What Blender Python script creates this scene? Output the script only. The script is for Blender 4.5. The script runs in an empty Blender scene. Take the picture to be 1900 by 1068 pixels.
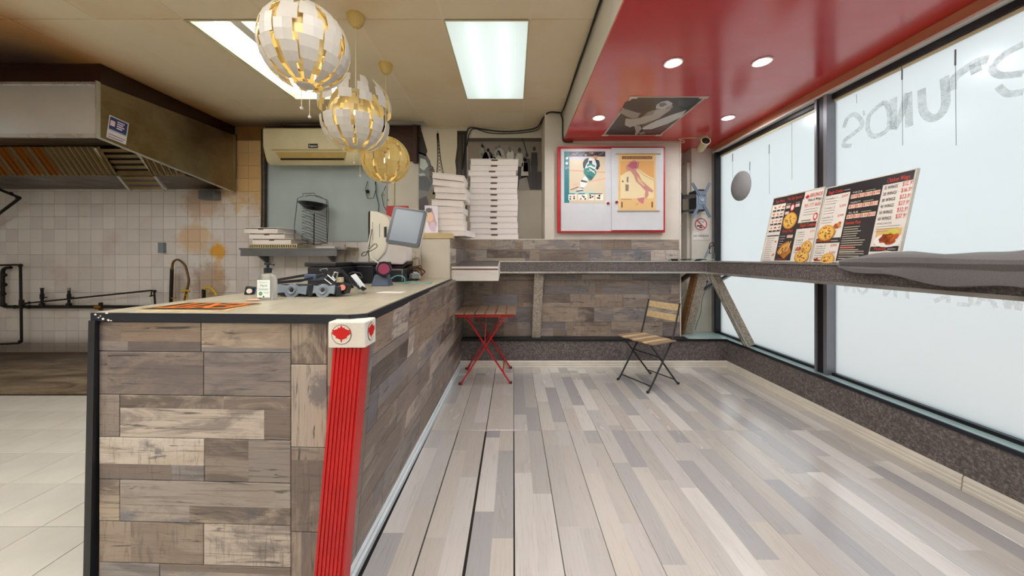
import bpy, math, random
from mathutils import Matrix, Vector
random.seed(7)
S = bpy.context.scene
COL = S.collection
PI = math.pi
H = 1.25                      # camera height

# ------------------------------------------------------------------ camera
cd = bpy.data.cameras.new('camera')
cam = bpy.data.objects.new('camera', cd); COL.objects.link(cam)
cam.location = (0, 0, H); cam.rotation_euler = (PI/2, 0, 0)
cd.sensor_width = 36; cd.lens = 634/1900*36
cd.shift_y = -57/1900; cd.shift_x = -2/1900
cd.clip_start = .02
S.camera = cam
# ------------------------------------------------------------------ sky, exposure
wd = bpy.data.worlds.new('overcast_sky'); S.world = wd; wd.use_nodes = True
bgn = wd.node_tree.nodes['Background']
bgn.inputs[0].default_value = (.83, .95, 1.0, 1); bgn.inputs[1].default_value = 1.08
S.view_settings.view_transform = 'Standard'; S.view_settings.look = 'None'
S.view_settings.gamma = 1; S.view_settings.use_curve_mapping = False
S.view_settings.exposure = 0.42
S.cycles.max_bounces = 8; S.cycles.diffuse_bounces = 5; S.cycles.glossy_bounces = 4
S.cycles.transmission_bounces = 6; S.cycles.caustics_reflective = False
S.cycles.sample_clamp_indirect = 8
E_FILL = 11.5      # added unseen panels that fill the room with light
E_PANEL = .5      # emission of the lit ceiling panel
E_TUBE = 11.0       # bare fluorescent tubes
E_DOWN = 280.0      # recessed downlights
E_BULB = 14.0       # pendant bulbs

# ------------------------------------------------------------------ materials
def lin(h):
    if isinstance(h, tuple): return h if len(h) == 4 else h + (1,)
    h = h.lstrip('#'); o = []
    for i in (0, 2, 4):
        c = int(h[i:i+2], 16)/255
        o.append(c/12.92 if c <= .04045 else ((c+.055)/1.055)**2.4)
    return tuple(o) + (1,)

class NT:
    """small helper to write node trees"""
    def __init__(s, name):
        s.m = bpy.data.materials.new(name); s.m.use_nodes = True
        s.t = s.m.node_tree; s.b = s.t.nodes['Principled BSDF']; s.out = s.t.nodes['Material Output']
    def n(s, typ, **kw):
        nd = s.t.nodes.new(typ)
        for k, v in kw.items(): setattr(nd, k, v)
        return nd
    def l(s, a, b): s.t.links.new(a, b)
    def put(s, sock, v):
        if hasattr(v, 'is_linked') or isinstance(v, bpy.types.NodeSocket): s.l(v, sock)
        else: sock.default_value = v
    def math(s, op, a, b=0.0, c=0.0, clamp=False):
        nd = s.n('ShaderNodeMath', operation=op, use_clamp=clamp)
        for i, v in enumerate((a, b, c)): s.put(nd.inputs[i], v)
        return nd.outputs[0]
    def vmath(s, op, a, b=(0, 0, 0)):
        nd = s.n('ShaderNodeVectorMath', operation=op)
        s.put(nd.inputs[0], a); s.put(nd.inputs[1], b)
        return nd.outputs[0]
    def sep(s, v):
        nd = s.n('ShaderNodeSeparateXYZ'); s.l(v, nd.inputs[0]); return nd.outputs
    def comb(s, x=0.0, y=0.0, z=0.0):
        nd = s.n('ShaderNodeCombineXYZ')
        for i, v in enumerate((x, y, z)): s.put(nd.inputs[i], v)
        return nd.outputs[0]
    def objco(s): return s.n('ShaderNodeTexCoord').outputs['Object']
    def pos(s): return s.n('ShaderNodeNewGeometry').outputs['Position']
    def rnd(s): return s.n('ShaderNodeObjectInfo').outputs['Random']
    def noise(s, vec, scale=5.0, detail=4.0, rough=.55, dist=0.0):
        nd = s.n('ShaderNodeTexNoise'); s.l(vec, nd.inputs['Vector'])
        nd.inputs['Scale'].default_value = scale; nd.inputs['Detail'].default_value = detail
        nd.inputs['Roughness'].default_value = rough; nd.inputs['Distortion'].default_value = dist
        return nd.outputs[0]
    def white(s, vec):
        nd = s.n('ShaderNodeTexWhiteNoise', noise_dimensions='3D'); s.l(vec, nd.inputs['Vector']); return nd.outputs['Value']
    def ramp(s, f, stops, interp='LINEAR'):
        nd = s.n('ShaderNodeValToRGB'); s.l(f, nd.inputs[0]); cr = nd.color_ramp; cr.interpolation = interp
        while len(cr.elements) < len(stops): cr.elements.new(.5)
        for e, (p, c) in zip(cr.elements, stops): e.position = p; e.color = lin(c)
        return nd.outputs[0]
    def fit(s, v, a, b, c=0.0, d=1.0):
        nd = s.n('ShaderNodeMapRange', interpolation_type='SMOOTHSTEP'); s.put(nd.inputs[0], v)
        for i, q in enumerate((a, b, c, d)): nd.inputs[i+1].default_value = q
        return nd.outputs[0]
    def mix(s, f, a, b, mode='MIX'):
        nd = s.n('ShaderNodeMix', data_type='RGBA', blend_type=mode)
        s.put(nd.inputs['Factor'], f)
        for k, v in ((6, a), (7, b)):
            s.put(nd.inputs[k], lin(v) if isinstance(v, (str, tuple)) else v)
        return nd.outputs[2]
    def color(s, v): s.put(s.b.inputs['Base Color'], lin(v) if isinstance(v, (str, tuple)) else v)
    def set(s, **kw):
        for k, v in kw.items(): s.put(s.b.inputs[k.replace('_', ' ')], v)
    def bump(s, h, strength=.2, dist=.002):
        nd = s.n('ShaderNodeBump'); nd.inputs['Strength'].default_value = strength
        nd.inputs['Distance'].default_value = dist; s.l(h, nd.inputs['Height']); s.l(nd.outputs[0], s.b.inputs['Normal'])

MATS = {}
def plain(name, c, rough=.5, metal=0.0, var=.06, vscale=6.0, **kw):
    """plain procedural paint / plastic / metal with a faint mottling"""
    if name in MATS: return MATS[name]
    t = NT(name)
    c = lin(c)
    if var:
        f = t.noise(t.objco(), vscale, 5)
        dark = tuple(x*(1-2.2*var) for x in c[:3]); lite = tuple(min(1, x*(1+1.6*var)) for x in c[:3])
        t.color(t.ramp(f, [(.3, dark), (.7, lite)]))
    else: t.color(c)
    t.set(Roughness=rough, Metallic=metal)
    for k, v in kw.items(): t.put(t.b.inputs[k.replace('_', ' ')], v)
    MATS[name] = t.m
    return t.m
def emit(name, c, strength, base='ffffff'):
    t = NT(name); t.color(base); t.put(t.b.inputs['Emission Color'], lin(c)); t.set(Emission_Strength=strength)
    return t.m

def m_woodtile():
    t = NT('weathered_wood_tile'); r = t.rnd(); p = t.objco()
    x, y, z = t.sep(p)
    two = t.math('GREATER_THAN', t.white(t.comb(r, 7.7, 1.0)), .5)
    band = t.math('MULTIPLY', two, t.math('GREATER_THAN', y, t.math('MULTIPLY', t.math('SUBTRACT', t.white(t.comb(r, 3.1, 0.0)), .5), .08)))
    xs = t.math('FLOOR', t.math('ADD', t.math('MULTIPLY', x, 1.5), t.math('MULTIPLY', t.white(t.comb(r, band, 8.0)), 4.0)))
    v1 = t.white(t.comb(t.math('MULTIPLY', r, 51.0), band, xs))
    v2 = t.white(t.comb(t.math('MULTIPLY', r, 23.0), 5.0, 2.0))
    v3 = t.white(t.comb(t.math('MULTIPLY', r, 77.0), 9.0, band))
    off = t.vmath('ADD', p, t.comb(t.math('MULTIPLY', r, 37.0), t.math('MULTIPLY', v1, 9.0), v1))
    big = t.noise(t.vmath('MULTIPLY', off, (3.2, 11, 1)), 1.0, 7, .68, .8)
    streak = t.noise(t.vmath('MULTIPLY', off, (3.0, 120, 1)), 1.0, 6, .7, .5)
    crack = t.noise(t.vmath('MULTIPLY', off, (4.5, 60, 1)), 1.0, 3, .55, 1.2)
    saw = t.noise(t.vmath('MULTIPLY', off, (70.0, 8, 1)), 1.0, 4, .65, .8)
    base = t.ramp(t.math('ADD', t.math('MULTIPLY', v1, .8), t.math('MULTIPLY', v2, .2)),
                  [(.08, '574d47'), (.22, '75675d'), (.36, '8c7968'), (.5, '7d797b'), (.62, 'a08c77'), (.74, '6f7079'), (.85, 'b3a596'), (.95, 'c9beb2')])
    c = t.mix(t.math('MULTIPLY', t.fit(big, .44, .62), .75), base, t.mix(v3, '5a5355', 'b5a592'))
    c = t.mix(t.math('MULTIPLY', t.fit(streak, .5, .34), .5), c, '453c37')
    c = t.mix(t.math('MULTIPLY', t.fit(crack, .38, .3), .8), c, '2b2421')
    c = t.mix(t.math('MULTIPLY', t.math('MULTIPLY', t.fit(saw, .52, .66), t.math('GREATER_THAN', v2, .7)), .45), c, '484243')
    c = t.mix(t.math('MULTIPLY', t.fit(t.noise(off, 6.0, 6, .7), .55, .68), t.math('MULTIPLY', v3, .75)), c, '4a4c58')
    t.color(c); t.set(Roughness=t.fit(streak, .3, .7, .3, .46)); t.b.inputs['Specular IOR Level'].default_value = .7
    t.bump(streak, .25, .002)
    return t.m
def m_plank():
    t = NT('grey_oak_laminate'); r = t.rnd(); p = t.objco(); x, y, z = t.sep(p)
    strip = t.math('FLOOR', t.math('MULTIPLY', y, 1/.0985))
    seg = t.math('FLOOR', t.math('ADD', t.math('MULTIPLY', x, 1.45), t.math('MULTIPLY', t.white(t.comb(r, strip, 4.0)), 6.0)))
    v = t.white(t.comb(t.math('MULTIPLY', r, 40.0), strip, seg))
    off = t.vmath('ADD', p, t.comb(t.math('MULTIPLY', v, 30.0), t.math('MULTIPLY', v, 11.0), 0.0))
    big = t.noise(t.vmath('MULTIPLY', off, (1.6, 10, 1)), 1.0, 6, .6, .5)
    fine = t.noise(t.vmath('MULTIPLY', off, (6.0, 150, 1)), 1.0, 4, .6, .3)
    c = t.ramp(v, [(.05, 'a6a5a6'), (.2, 'b0aeac'), (.4, 'bdb7af'), (.6, 'c7c1b8'), (.8, 'b9b6b4'), (.95, 'd6d2cc')])
    c = t.mix(t.math('MULTIPLY', t.fit(big, .48, .78), .3), c, '96908a')
    c = t.mix(t.math('MULTIPLY', t.fit(fine, .48, .3), .22), c, '7a7168')
    knot = t.noise(t.vmath('MULTIPLY', off, (3.2, 12, 1)), 1.0, 2, .4, 1.5)
    c = t.mix(t.math('MULTIPLY', t.fit(knot, .76, .84), .6), c, '5b5148')
    t.color(c); t.set(Roughness=t.fit(big, .3, .7, .17, .28)); t.b.inputs['Coat Weight'].default_value = .8; t.b.inputs['Coat IOR'].default_value = 1.7; t.b.inputs['Coat Roughness'].default_value = .2
    t.bump(fine, .06, .001)
    return t.m
def m_walltile():
    t = NT('greasy_white_wall_tile'); p = t.pos(); x, y, z = t.sep(p); r = t.rnd()
    n = t.noise(p, 2.2, 5, .6); n2 = t.noise(p, 11.0, 4, .6)
    c = t.mix(r, 'cfcac8', 'dedbd8')
    c = t.mix(t.math('MULTIPLY', t.fit(n, .5, .72), .35), c, 'b8a08c')
    # grease: one round blot with drips, and a tinge by the corner
    def blot(cx, cz, rad, col, amt, c, stretch=1.0):
        dx = t.math('SUBTRACT', x, cx); dz = t.math('MULTIPLY', t.math('SUBTRACT', z, cz), stretch)
        d = t.math('ADD', t.math('SQRT', t.math('ADD', t.math('MULTIPLY', dx, dx), t.math('MULTIPLY', dz, dz))),
                   t.math('MULTIPLY', t.math('SUBTRACT', n2, .5), rad*1.1))
        return t.mix(t.math('MULTIPLY', t.fit(d, rad, rad*.45), amt), c, col)
    c = blot(-3.84, 1.33, .14, 'd79a14', .95, c)
    c = blot(-3.84, 1.08, .09, 'c8984a', .5, c, .4)
    c = blot(-3.95, .88, .3, '9a7448', .6, c, .8)
    c = blot(-4.15, 1.5, .3, 'cf9f4e', .55, c, 1.2)
    c = blot(-4.05, 1.98, .32, 'b8863c', .5, c)
    c = blot(-3.45, 2.6, .75, 'c8962c', .75, c, .8)
    c = blot(-4.35, .86, .16, '8a6a48', .5, c, .6)
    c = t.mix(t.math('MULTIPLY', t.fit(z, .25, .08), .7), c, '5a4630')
    t.color(c); t.set(Roughness=.28)
    return t.m
def m_ceiling():
    t = NT('nicotine_stained_ceiling_tile'); p = t.pos(); x, y, z = t.sep(p); r = t.rnd()
    n = t.noise(p, 1.3, 5, .6); n3 = t.noise(p, 60.0, 2, .5)
    c = t.mix(r, 'e3d3b3', 'e9dcc2')
    c = t.mix(t.math('MULTIPLY', t.fit(n, .45, .75), .5), c, 'd8b884')
    xx = t.math('ADD', x, t.math('MULTIPLY', t.math('SUBTRACT', n, .5), .5))
    a = t.fit(xx, -3.15, -3.7)
    c = t.mix(t.math('MULTIPLY', a, .95), c, 'a8722a')
    b = t.math('MULTIPLY', t.fit(xx, -3.4, -4.2), t.fit(y, 2.1, 2.95))
    c = t.mix(b, c, '2c160a')
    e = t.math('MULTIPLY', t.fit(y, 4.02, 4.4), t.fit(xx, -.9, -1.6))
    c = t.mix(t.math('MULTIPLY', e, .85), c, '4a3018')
    t.color(c); t.set(Roughness=.55); t.bump(n3, .1, .001)
    return t.m
def m_granite(name='speckled_dark_laminate', a='443d3a', b='8f8680', c='625b5a'):
    t = NT(name); p = t.pos()
    f = t.noise(p, 75.0, 5, .7); g = t.noise(p, 22.0, 4, .7)
    col = t.ramp(f, [(.34, a), (.5, c), (.66, b)])
    col = t.mix(t.math('MULTIPLY', t.fit(g, .5, .65), .5), col, a)
    t.color(col); t.set(Roughness=.42)
    return t.m
def m_steel(name, c, rough, axis=(1, 1, 60), grime=None):
    t = NT(name); p = t.objco()
    n = t.noise(t.vmath('MULTIPLY', p, axis), 3.0, 4, .6)
    g = t.noise(p, 1.6, 5, .6)
    col = t.mix(t.fit(n, .3, .7), tuple(x*.86 for x in lin(c)[:3]), c)
    if grime: col = t.mix(t.math('MULTIPLY', t.fit(g, .35, .7), .75), col, grime)
    t.color(col); t.set(Metallic=.85, Roughness=t.fit(n, .3, .7, rough*.85, rough*1.2))
    return t.m
def m_dirtfloor():
    t = NT('grease_stained_concrete'); p = t.pos(); x, y, z = t.sep(p)
    n = t.noise(t.vmath('MULTIPLY', p, (1.0, 3.2, 1)), 1.6, 7, .65, .8); n2 = t.noise(p, 9.0, 5, .6)
    c = t.ramp(n, [(.3, '3a2c20'), (.42, '64523e'), (.55, '8a7860'), (.7, 'a0937e'), (.82, 'bdb5a8')])
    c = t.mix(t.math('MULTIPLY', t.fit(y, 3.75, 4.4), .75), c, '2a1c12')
    c = t.mix(t.math('MULTIPLY', t.fit(n2, .55, .7), .4), c, '2f251b')
    t.color(c); t.set(Roughness=.4); t.bump(n2, .3, .01)
    return t.m
def m_film():
    """whitewashed glass: scatters the daylight that falls on it from outside"""
    t = NT('whitewashed_glass'); p = t.pos()
    n = t.noise(p, 2.0, 5, .6)
    tr = t.n('ShaderNodeBsdfTranslucent'); rg = t.n('ShaderNodeBsdfRefraction')
    rg.inputs['Roughness'].default_value = .55; rg.inputs['IOR'].default_value = 1.25
    col = t.mix(n, 'f4f6f6', 'f8f9f9')
    t.l(col, tr.inputs[0]); t.l(col, rg.inputs[0])
    mx = t.n('ShaderNodeMixShader'); mx.inputs[0].default_value = .45
    t.l(tr.outputs[0], mx.inputs[1]); t.l(rg.outputs[0], mx.inputs[2])
    gl = t.n('ShaderNodeBsdfGlossy'); gl.inputs['Roughness'].default_value = .25
    m2 = t.n('ShaderNodeMixShader'); m2.inputs[0].default_value = .04
    t.l(mx.outputs[0], m2.inputs[1]); t.l(gl.outputs[0], m2.inputs[2])
    t.l(m2.outputs[0], t.out.inputs[0])
    return t.m
def m_smear(name, c, lo, hi):
    t = NT(name); df = t.n('ShaderNodeBsdfDiffuse'); df.inputs[0].default_value = lin(c)
    tp = t.n('ShaderNodeBsdfTransparent'); n = t.noise(t.pos(), 22.0, 5, .7)
    m2 = t.n('ShaderNodeMixShader'); t.l(t.fit(n, .3, .65, lo, hi), m2.inputs[0])
    t.l(tp.outputs[0], m2.inputs[1]); t.l(df.outputs[0], m2.inputs[2])
    t.l(m2.outputs[0], t.out.inputs[0])
    return t.m
def m_clear(name, c, rough=.05):
    t = NT(name); t.color(c); t.set(Roughness=rough, IOR=1.4); t.b.inputs['Transmission Weight'].default_value = .85
    return t.m
def m_diffuser():
    t = NT('milky_light_diffuser'); tr = t.n('ShaderNodeBsdfTranslucent'); tr.inputs[0].default_value = (.9, .95, .95, 1)
    em = t.n('ShaderNodeEmission'); em.inputs[0].default_value = (.92, .98, 1, 1); em.inputs[1].default_value = E_PANEL*.3
    ad = t.n('ShaderNodeAddShader'); t.l(tr.outputs[0], ad.inputs[0]); t.l(em.outputs[0], ad.inputs[1])
    t.l(ad.outputs[0], t.out.inputs[0])
    return t.m
def m_wood(name, a, b, rough=.5, sc=(2, 30, 30)):
    t = NT(name); p = t.objco(); r = t.rnd()
    o = t.vmath('ADD', p, t.comb(t.math('MULTIPLY', r, 20.0), r, 0.0))
    n = t.noise(t.vmath('MULTIPLY', o, sc), 2.0, 5, .6, .5)
    t.color(t.ramp(n, [(.3, a), (.7, b)])); t.set(Roughness=rough)
    return t.m
def m_fabric():
    t = NT('grey_felt_blanket'); p = t.pos()
    f = t.noise(p, 190.0, 3, .7); g = t.noise(p, 5.0, 4, .6)
    c = t.mix(f, '3f3c3b', '6a6664'); c = t.mix(t.math('MULTIPLY', t.fit(g, .5, .7), .4), c, '4f4b4a')
    t.color(c); t.set(Roughness=.95); t.b.inputs['Sheen Weight'].default_value = .3
    t.bump(f, .4, .003)
    return t.m
def m_redsoffit():
    t = NT('red_gloss_ceiling_paint'); p = t.pos()
    n = t.noise(t.vmath('MULTIPLY', p, (1.0, 2.0, 1)), 3.0, 4, .5)
    t.color(t.mix(n, 'bc0404', 'c80706')); t.set(Roughness=t.fit(n, .3, .7, .5, .6))
    t.b.inputs['Coat Weight'].default_value = 1; t.b.inputs['Coat Roughness'].default_value = .17; t.b.inputs['Coat IOR'].default_value = 1.8
    t.bump(n, .08, .01)
    return t.m

M_TILE, M_PLANK, M_WT, M_CEIL, M_GRAN = m_woodtile(), m_plank(), m_walltile(), m_ceiling(), m_granite()
M_GRANL = m_granite('speckled_light_laminate', '6f665c', 'c2b8a8', '9d9385')
M_DIRT, M_FILM, M_RED = m_dirtfloor(), m_film(), m_redsoffit()
M_STEEL = plain('brushed_stainless', 'd6dddf', .3, .75, var=.04, vscale=1.5)
M_STEELG = m_steel('greasy_stainless_with_reflection', 'a89878', .38, (1, 1, 40), '6e5420')  # brown for grease, and for a reflection painted on the hood end
M_STEELD = m_steel('dark_greasy_steel', '5c5040', .35, (1, 1, 30), '2a1a0e')
M_ALU = m_steel('aluminium_edge', 'd5d5d0', .28, (1, 1, 1))
M_GROUT = plain('grey_grout', '8f857a', .9)
M_GROUTW = plain('pale_tile_grout', '9a8f84', .9)
M_GROUTK = plain('dark_floor_grout', '26221f', .9)
M_WALL = plain('warm_white_wall_paint', 'd3cdc0', .6, var=.03, vscale=3)
M_WALLG = plain('grey_blue_wall_paint', 'a9b6b8', .55, var=.04, vscale=2)
M_WHITE = plain('white_gloss_paint', 'e4e0d8', .35, var=.03)
M_CARD = plain('white_cardboard', 'efe7e2', .7, var=.03, vscale=4)
M_KRAFT = plain('brown_cardboard', 'b59468', .85)
M_BLACK = plain('black_plastic', '14141a', .35, var=.1)
M_BLACKM = plain('black_metal_trim', '15181e', .4, var=.1)
M_NAVY = plain('dark_navy_edge_trim', '141a26', .35, var=.1)
M_PIPE = plain('black_iron_pipe', '17110d', .5, .3, var=.15, vscale=12)
M_CABLE = plain('black_cable', '16130f', .55)
M_CABLEW = plain('teal_white_cable', '9fc4c0', .45)
M_REDP = plain('red_powder_coat', 'b80c14', .32, var=.08)
M_REDM = plain('red_painted_metal', 'c4040a', .3, var=.05)
M_REDL = plain('red_trim_paint', 'c01016', .4)
M_CREAM = plain('yellowed_white_plastic', 'd4c9a4', .38, var=.05, vscale=3)
M_CANOPY = plain('yellowed_canopy_plastic', 'd0b46c', .45)
M_GREY = plain('grey_plastic', '75808a', .4)
M_GREYM = plain('bare_grey_metal', '7d8086', .35, .7)
M_SILV = plain('silver_metal', 'b8bcc0', .25, .9)
M_BRASS = plain('brass', 'b8842c', .35, .9)
M_OAK = m_wood('acacia_slat_wood', '7f6753', 'a1876f')
M_OAKB = m_wood('light_pine_slat_wood', 'b0966a', 'd0ba90')
M_CAPW = m_wood('pale_pine_cap', 'c2a878', 'dccaa0')
M_BRWN = m_wood('dark_lumber_and_cavity', '2a160c', '4a2a18', .6)  # brown of a lumber brace, also the painted darkness of openings
M_LUMB = m_wood('brown_lumber', '5a3a1e', '8a6238', .6)
M_FAB = m_fabric()
M_LWHITE = plain('white_lamp_plastic', 'c6c1b8', .4, var=.02)
M_GOLD = plain('gold_lamp_foil', 'f4dfa4', .35, .35, var=.05)
M_YEL = plain('yellow_rubber', 'c9a51c', .4)

# ------------------------------------------------------------------ mesh builder
W = {}
def Wof(o): return W.get(o.name, Matrix.Identity(4)) if o else Matrix.Identity(4)
class MB:
    def __init__(s): s.v = []; s.f = []; s.mi = []
    def _add(s, vs, fs, m=0):
        o = len(s.v); s.v += [Vector(p) for p in vs]
        for f in fs: s.f.append([o+i for i in f]); s.mi.append(m)
        return s
    def box(s, a, b, m=0):
        x0, y0, z0 = a; x1, y1, z1 = b
        return s._add([(x0,y0,z0),(x1,y0,z0),(x1,y1,z0),(x0,y1,z0),(x0,y0,z1),(x1,y0,z1),(x1,y1,z1),(x0,y1,z1)],
                      [(0,3,2,1),(4,5,6,7),(0,1,5,4),(1,2,6,5),(2,3,7,6),(3,0,4,7)], m)
    def obox(s, M, sz, m=0):
        x, y, z = sz[0]/2, sz[1]/2, sz[2]/2
        vs = [M @ Vector(p) for p in ((-x,-y,-z),(x,-y,-z),(x,y,-z),(-x,y,-z),(-x,-y,z),(x,-y,z),(x,y,z),(-x,y,z))]
        return s._add(vs, [(0,3,2,1),(4,5,6,7),(0,1,5,4),(1,2,6,5),(2,3,7,6),(3,0,4,7)], m)
    def hexa(s, p, m=0):
        """8 corners: bottom 4 (ccw), top 4"""
        return s._add(p, [(0,3,2,1),(4,5,6,7),(0,1,5,4),(1,2,6,5),(2,3,7,6),(3,0,4,7)], m)
    def beam(s, p, q, w, h, up=(0,0,1), m=0):
        p, q = Vector(p), Vector(q); d = (q-p).normalized(); u = Vector(up)
        a = d.cross(u)
        if a.length < 1e-4: a = d.cross(Vector((1,0,0)))
        a.normalize(); b = a.cross(d)
        c = [(-w/2,-h/2),(w/2,-h/2),(w/2,h/2),(-w/2,h/2)]
        return s._add([p+a*i+b*j for i,j in c]+[q+a*i+b*j for i,j in c],
                      [(3,2,1,0),(4,5,6,7),(0,1,5,4),(1,2,6,5),(2,3,7,6),(3,0,4,7)], m)
    def tube(s, pts, r, n=8, m=0, closed=False):
        P = [Vector(p) for p in pts]; k = len(P); rs = r if isinstance(r, (list, tuple)) else [r]*k
        ref = None; rings = []
        for i in range(k):
            if closed: d = P[(i+1) % k]-P[i-1]
            else: d = P[min(i+1, k-1)]-P[max(i-1, 0)]
            d.normalize()
            if ref is None:
                ref = d.cross(Vector((0,0,1)))
                if ref.length < 1e-3: ref = d.cross(Vector((1,0,0)))
            a = ref - d*ref.dot(d)
            if a.length < 1e-5: a = d.orthogonal()
            a.normalize(); ref = a; b = d.cross(a)
            rings.append([P[i]+(a*math.cos(2*PI*j/n)+b*math.sin(2*PI*j/n))*rs[i] for j in range(n)])
        vs = [v for g in rings for v in g]; fs = []
        for i in range(k if closed else k-1):
            i2 = (i+1) % k
            for j in range(n):
                fs.append((i*n+j, i*n+(j+1) % n, i2*n+(j+1) % n, i2*n+j))
        if not closed:
            fs.append(tuple(range(n))[::-1]); fs.append(tuple((k-1)*n+j for j in range(n)))
        return s._add(vs, fs, m)
    def lathe(s, prof, n=16, M=None, m=0):
        M = M or Matrix.Identity(4); k = len(prof); vs = []; fs = []
        for r, z in prof:
            for j in range(n): vs.append(M @ Vector((r*math.cos(2*PI*j/n), r*math.sin(2*PI*j/n), z)))
        for i in range(k-1):
            for j in range(n): fs.append((i*n+j, i*n+(j+1) % n, (i+1)*n+(j+1) % n, (i+1)*n+j))
        if prof[0][0] > 1e-5: fs.append(tuple(range(n))[::-1])
        if prof[-1][0] > 1e-5: fs.append(tuple((k-1)*n+j for j in range(n)))
        return s._add(vs, fs, m)
    def ball(s, c, r, n=12, m=0, sc=(1,1,1)):
        M = Matrix.Translation(c) @ Matrix.Diagonal((sc[0], sc[1], sc[2], 1))
        k = max(5, n//2)
        return s.lathe([(max(1e-6, r*math.sin(PI*i/k)), -r*math.cos(PI*i/k)) for i in range(k+1)], n, M, m)
    def prism(s, pts, d, M=None, m=0):
        M = M or Matrix.Identity(4); n = len(pts)
        vs = [M @ Vector((x, y, 0)) for x, y in pts] + [M @ Vector((x, y, d)) for x, y in pts]
        fs = [tuple(range(n))[::-1], tuple(range(n, 2*n))] + [(i, (i+1) % n, n+(i+1) % n, n+i) for i in range(n)]
        return s._add(vs, fs, m)
    def grid(s, rows, m=0):
        a, b = len(rows), len(rows[0]); vs = [p for r in rows for p in r]
        return s._add(vs, [(i*b+j, i*b+j+1, (i+1)*b+j+1, (i+1)*b+j) for i in range(a-1) for j in range(b-1)], m)
    def mesh(s, name, mats, T=None, smooth=False):
        me = bpy.data.meshes.new(name)
        me.from_pydata([tuple(T @ v) if T else tuple(v) for v in s.v], [], s.f)
        for mt in (mats if isinstance(mats, (list, tuple)) else [mats]): me.materials.append(mt)
        me.polygons.foreach_set('material_index', s.mi)
        if smooth:
            me.polygons.foreach_set('use_smooth', [True]*len(s.f)); me.set_sharp_from_angle(angle=math.radians(38))
        me.update()
        return me
    def build(s, name, mats, parent=None, smooth=False, bevel=0, local=False):
        T = None if (local or not parent) else Wof(parent).inverted()
        o = bpy.data.objects.new(name, s.mesh(name, mats, T, smooth)); COL.objects.link(o)
        if parent: o.parent = parent
        W[o.name] = Wof(parent)
        if bevel:
            b = o.modifiers.new('edge', 'BEVEL'); b.width = bevel; b.segments = 2; b.limit_method = 'ANGLE'
        return o
def tag(o, label, cat, group=None):
    o['label'] = label; o['category'] = cat
    if group: o['group'] = group
    return o
def struct(o): o['kind'] = 'structure'; return o
def thing(name, label, cat, loc=(0,0,0), rz=0.0, group=None):
    o = bpy.data.objects.new(name, None); COL.objects.link(o); o.empty_display_size = .05
    o.location = loc; o.rotation_euler = (0, 0, rz)
    W[o.name] = Matrix.Translation(loc) @ Matrix.Rotation(rz, 4, 'Z')
    return tag(o, label, cat, group)
def inst(name, me, M, parent, world=True):
    """an object of shared mesh me at matrix M (world, or local to parent)"""
    o = bpy.data.objects.new(name, me); COL.objects.link(o); o.parent = parent
    L = (Wof(parent).inverted() @ M) if world else M
    o.matrix_local = L; W[o.name] = Wof(parent) @ L
    return o
def frame(o, x, y, z=None):
    """matrix with columns x, y, (z), origin o"""
    x = Vector(x).normalized(); y = Vector(y); y = (y - x*x.dot(y)).normalized(); z = x.cross(y)
    M = Matrix.Identity(4)
    for i in range(3): M[i][0], M[i][1], M[i][2], M[i][3] = x[i], y[i], z[i], o[i]
    return M
_slab = {}
def slab_mesh(L, Wd, T, mat, ch=.0012):
    """thin chamfered slab: centred in x,y, back at z=0, face at z=T"""
    k = (round(L, 4), round(Wd, 4), round(T, 4), mat.name, ch)
    if k not in _slab:
        b = MB(); x, y = L/2, Wd/2
        vs = [(-x,-y,0),(x,-y,0),(x,y,0),(-x,y,0),(-x,-y,T-ch),(x,-y,T-ch),(x,y,T-ch),(-x,y,T-ch),
              (-x+ch,-y+ch,T),(x-ch,-y+ch,T),(x-ch,y-ch,T),(-x+ch,y-ch,T)]
        fs = [(0,3,2,1),(8,9,10,11)]
        for i in range(4):
            j = (i+1) % 4; fs += [(i, j, 4+j, 4+i), (4+i, 4+j, 8+j, 8+i)]
        b._add(vs, fs); _slab[k] = b.mesh('slab', mat)
    return _slab[k]
def dup(root, loc, rz, label, group=None):
    r = root.copy(); COL.objects.link(r); r.location = loc; r.rotation_euler = (0, 0, rz); r['label'] = label
    if group: r['group'] = group
    W[r.name] = Matrix.Translation(loc) @ Matrix.Rotation(rz, 4, 'Z')
    for ch in list(root.children):
        c = ch.copy(); COL.objects.link(c); c.parent = r
        for g in list(ch.children):
            d = g.copy(); COL.objects.link(d); d.parent = c
    return r

# ------------------------------------------------------------------ flat print (posters, menus, lettering)
_gl = {}
def glyph(ch):
    if ch not in _gl:
        cu = bpy.data.curves.new('g', 'FONT'); cu.body = ch; cu.resolution_u = 2
        ob = bpy.data.objects.new('g', cu); COL.objects.link(ob)
        bpy.context.view_layer.update()
        me = ob.evaluated_get(bpy.context.evaluated_depsgraph_get()).to_mesh()
        vs = [(v.co.x, v.co.y) for v in me.vertices]; fs = [tuple(p.vertices) for p in me.polygons]
        bpy.data.objects.remove(ob); bpy.data.curves.remove(cu)
        w = (max(x for x, _ in vs)+.09) if vs else .3
        _gl[ch] = (vs, fs, w)
    return _gl[ch]
for _c in "ABCDEFGHIKLMNOPRSTUWY0123456789$.'-!&" + "abcdefghiklmnoprstuvwy": glyph(_c)
_inks = {}
def ink(c, rough=.5):
    k = (c, rough)
    if k not in _inks: _inks[k] = plain('printed_ink_'+str(len(_inks)), c, rough, var=0)
    return _inks[k]
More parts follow.
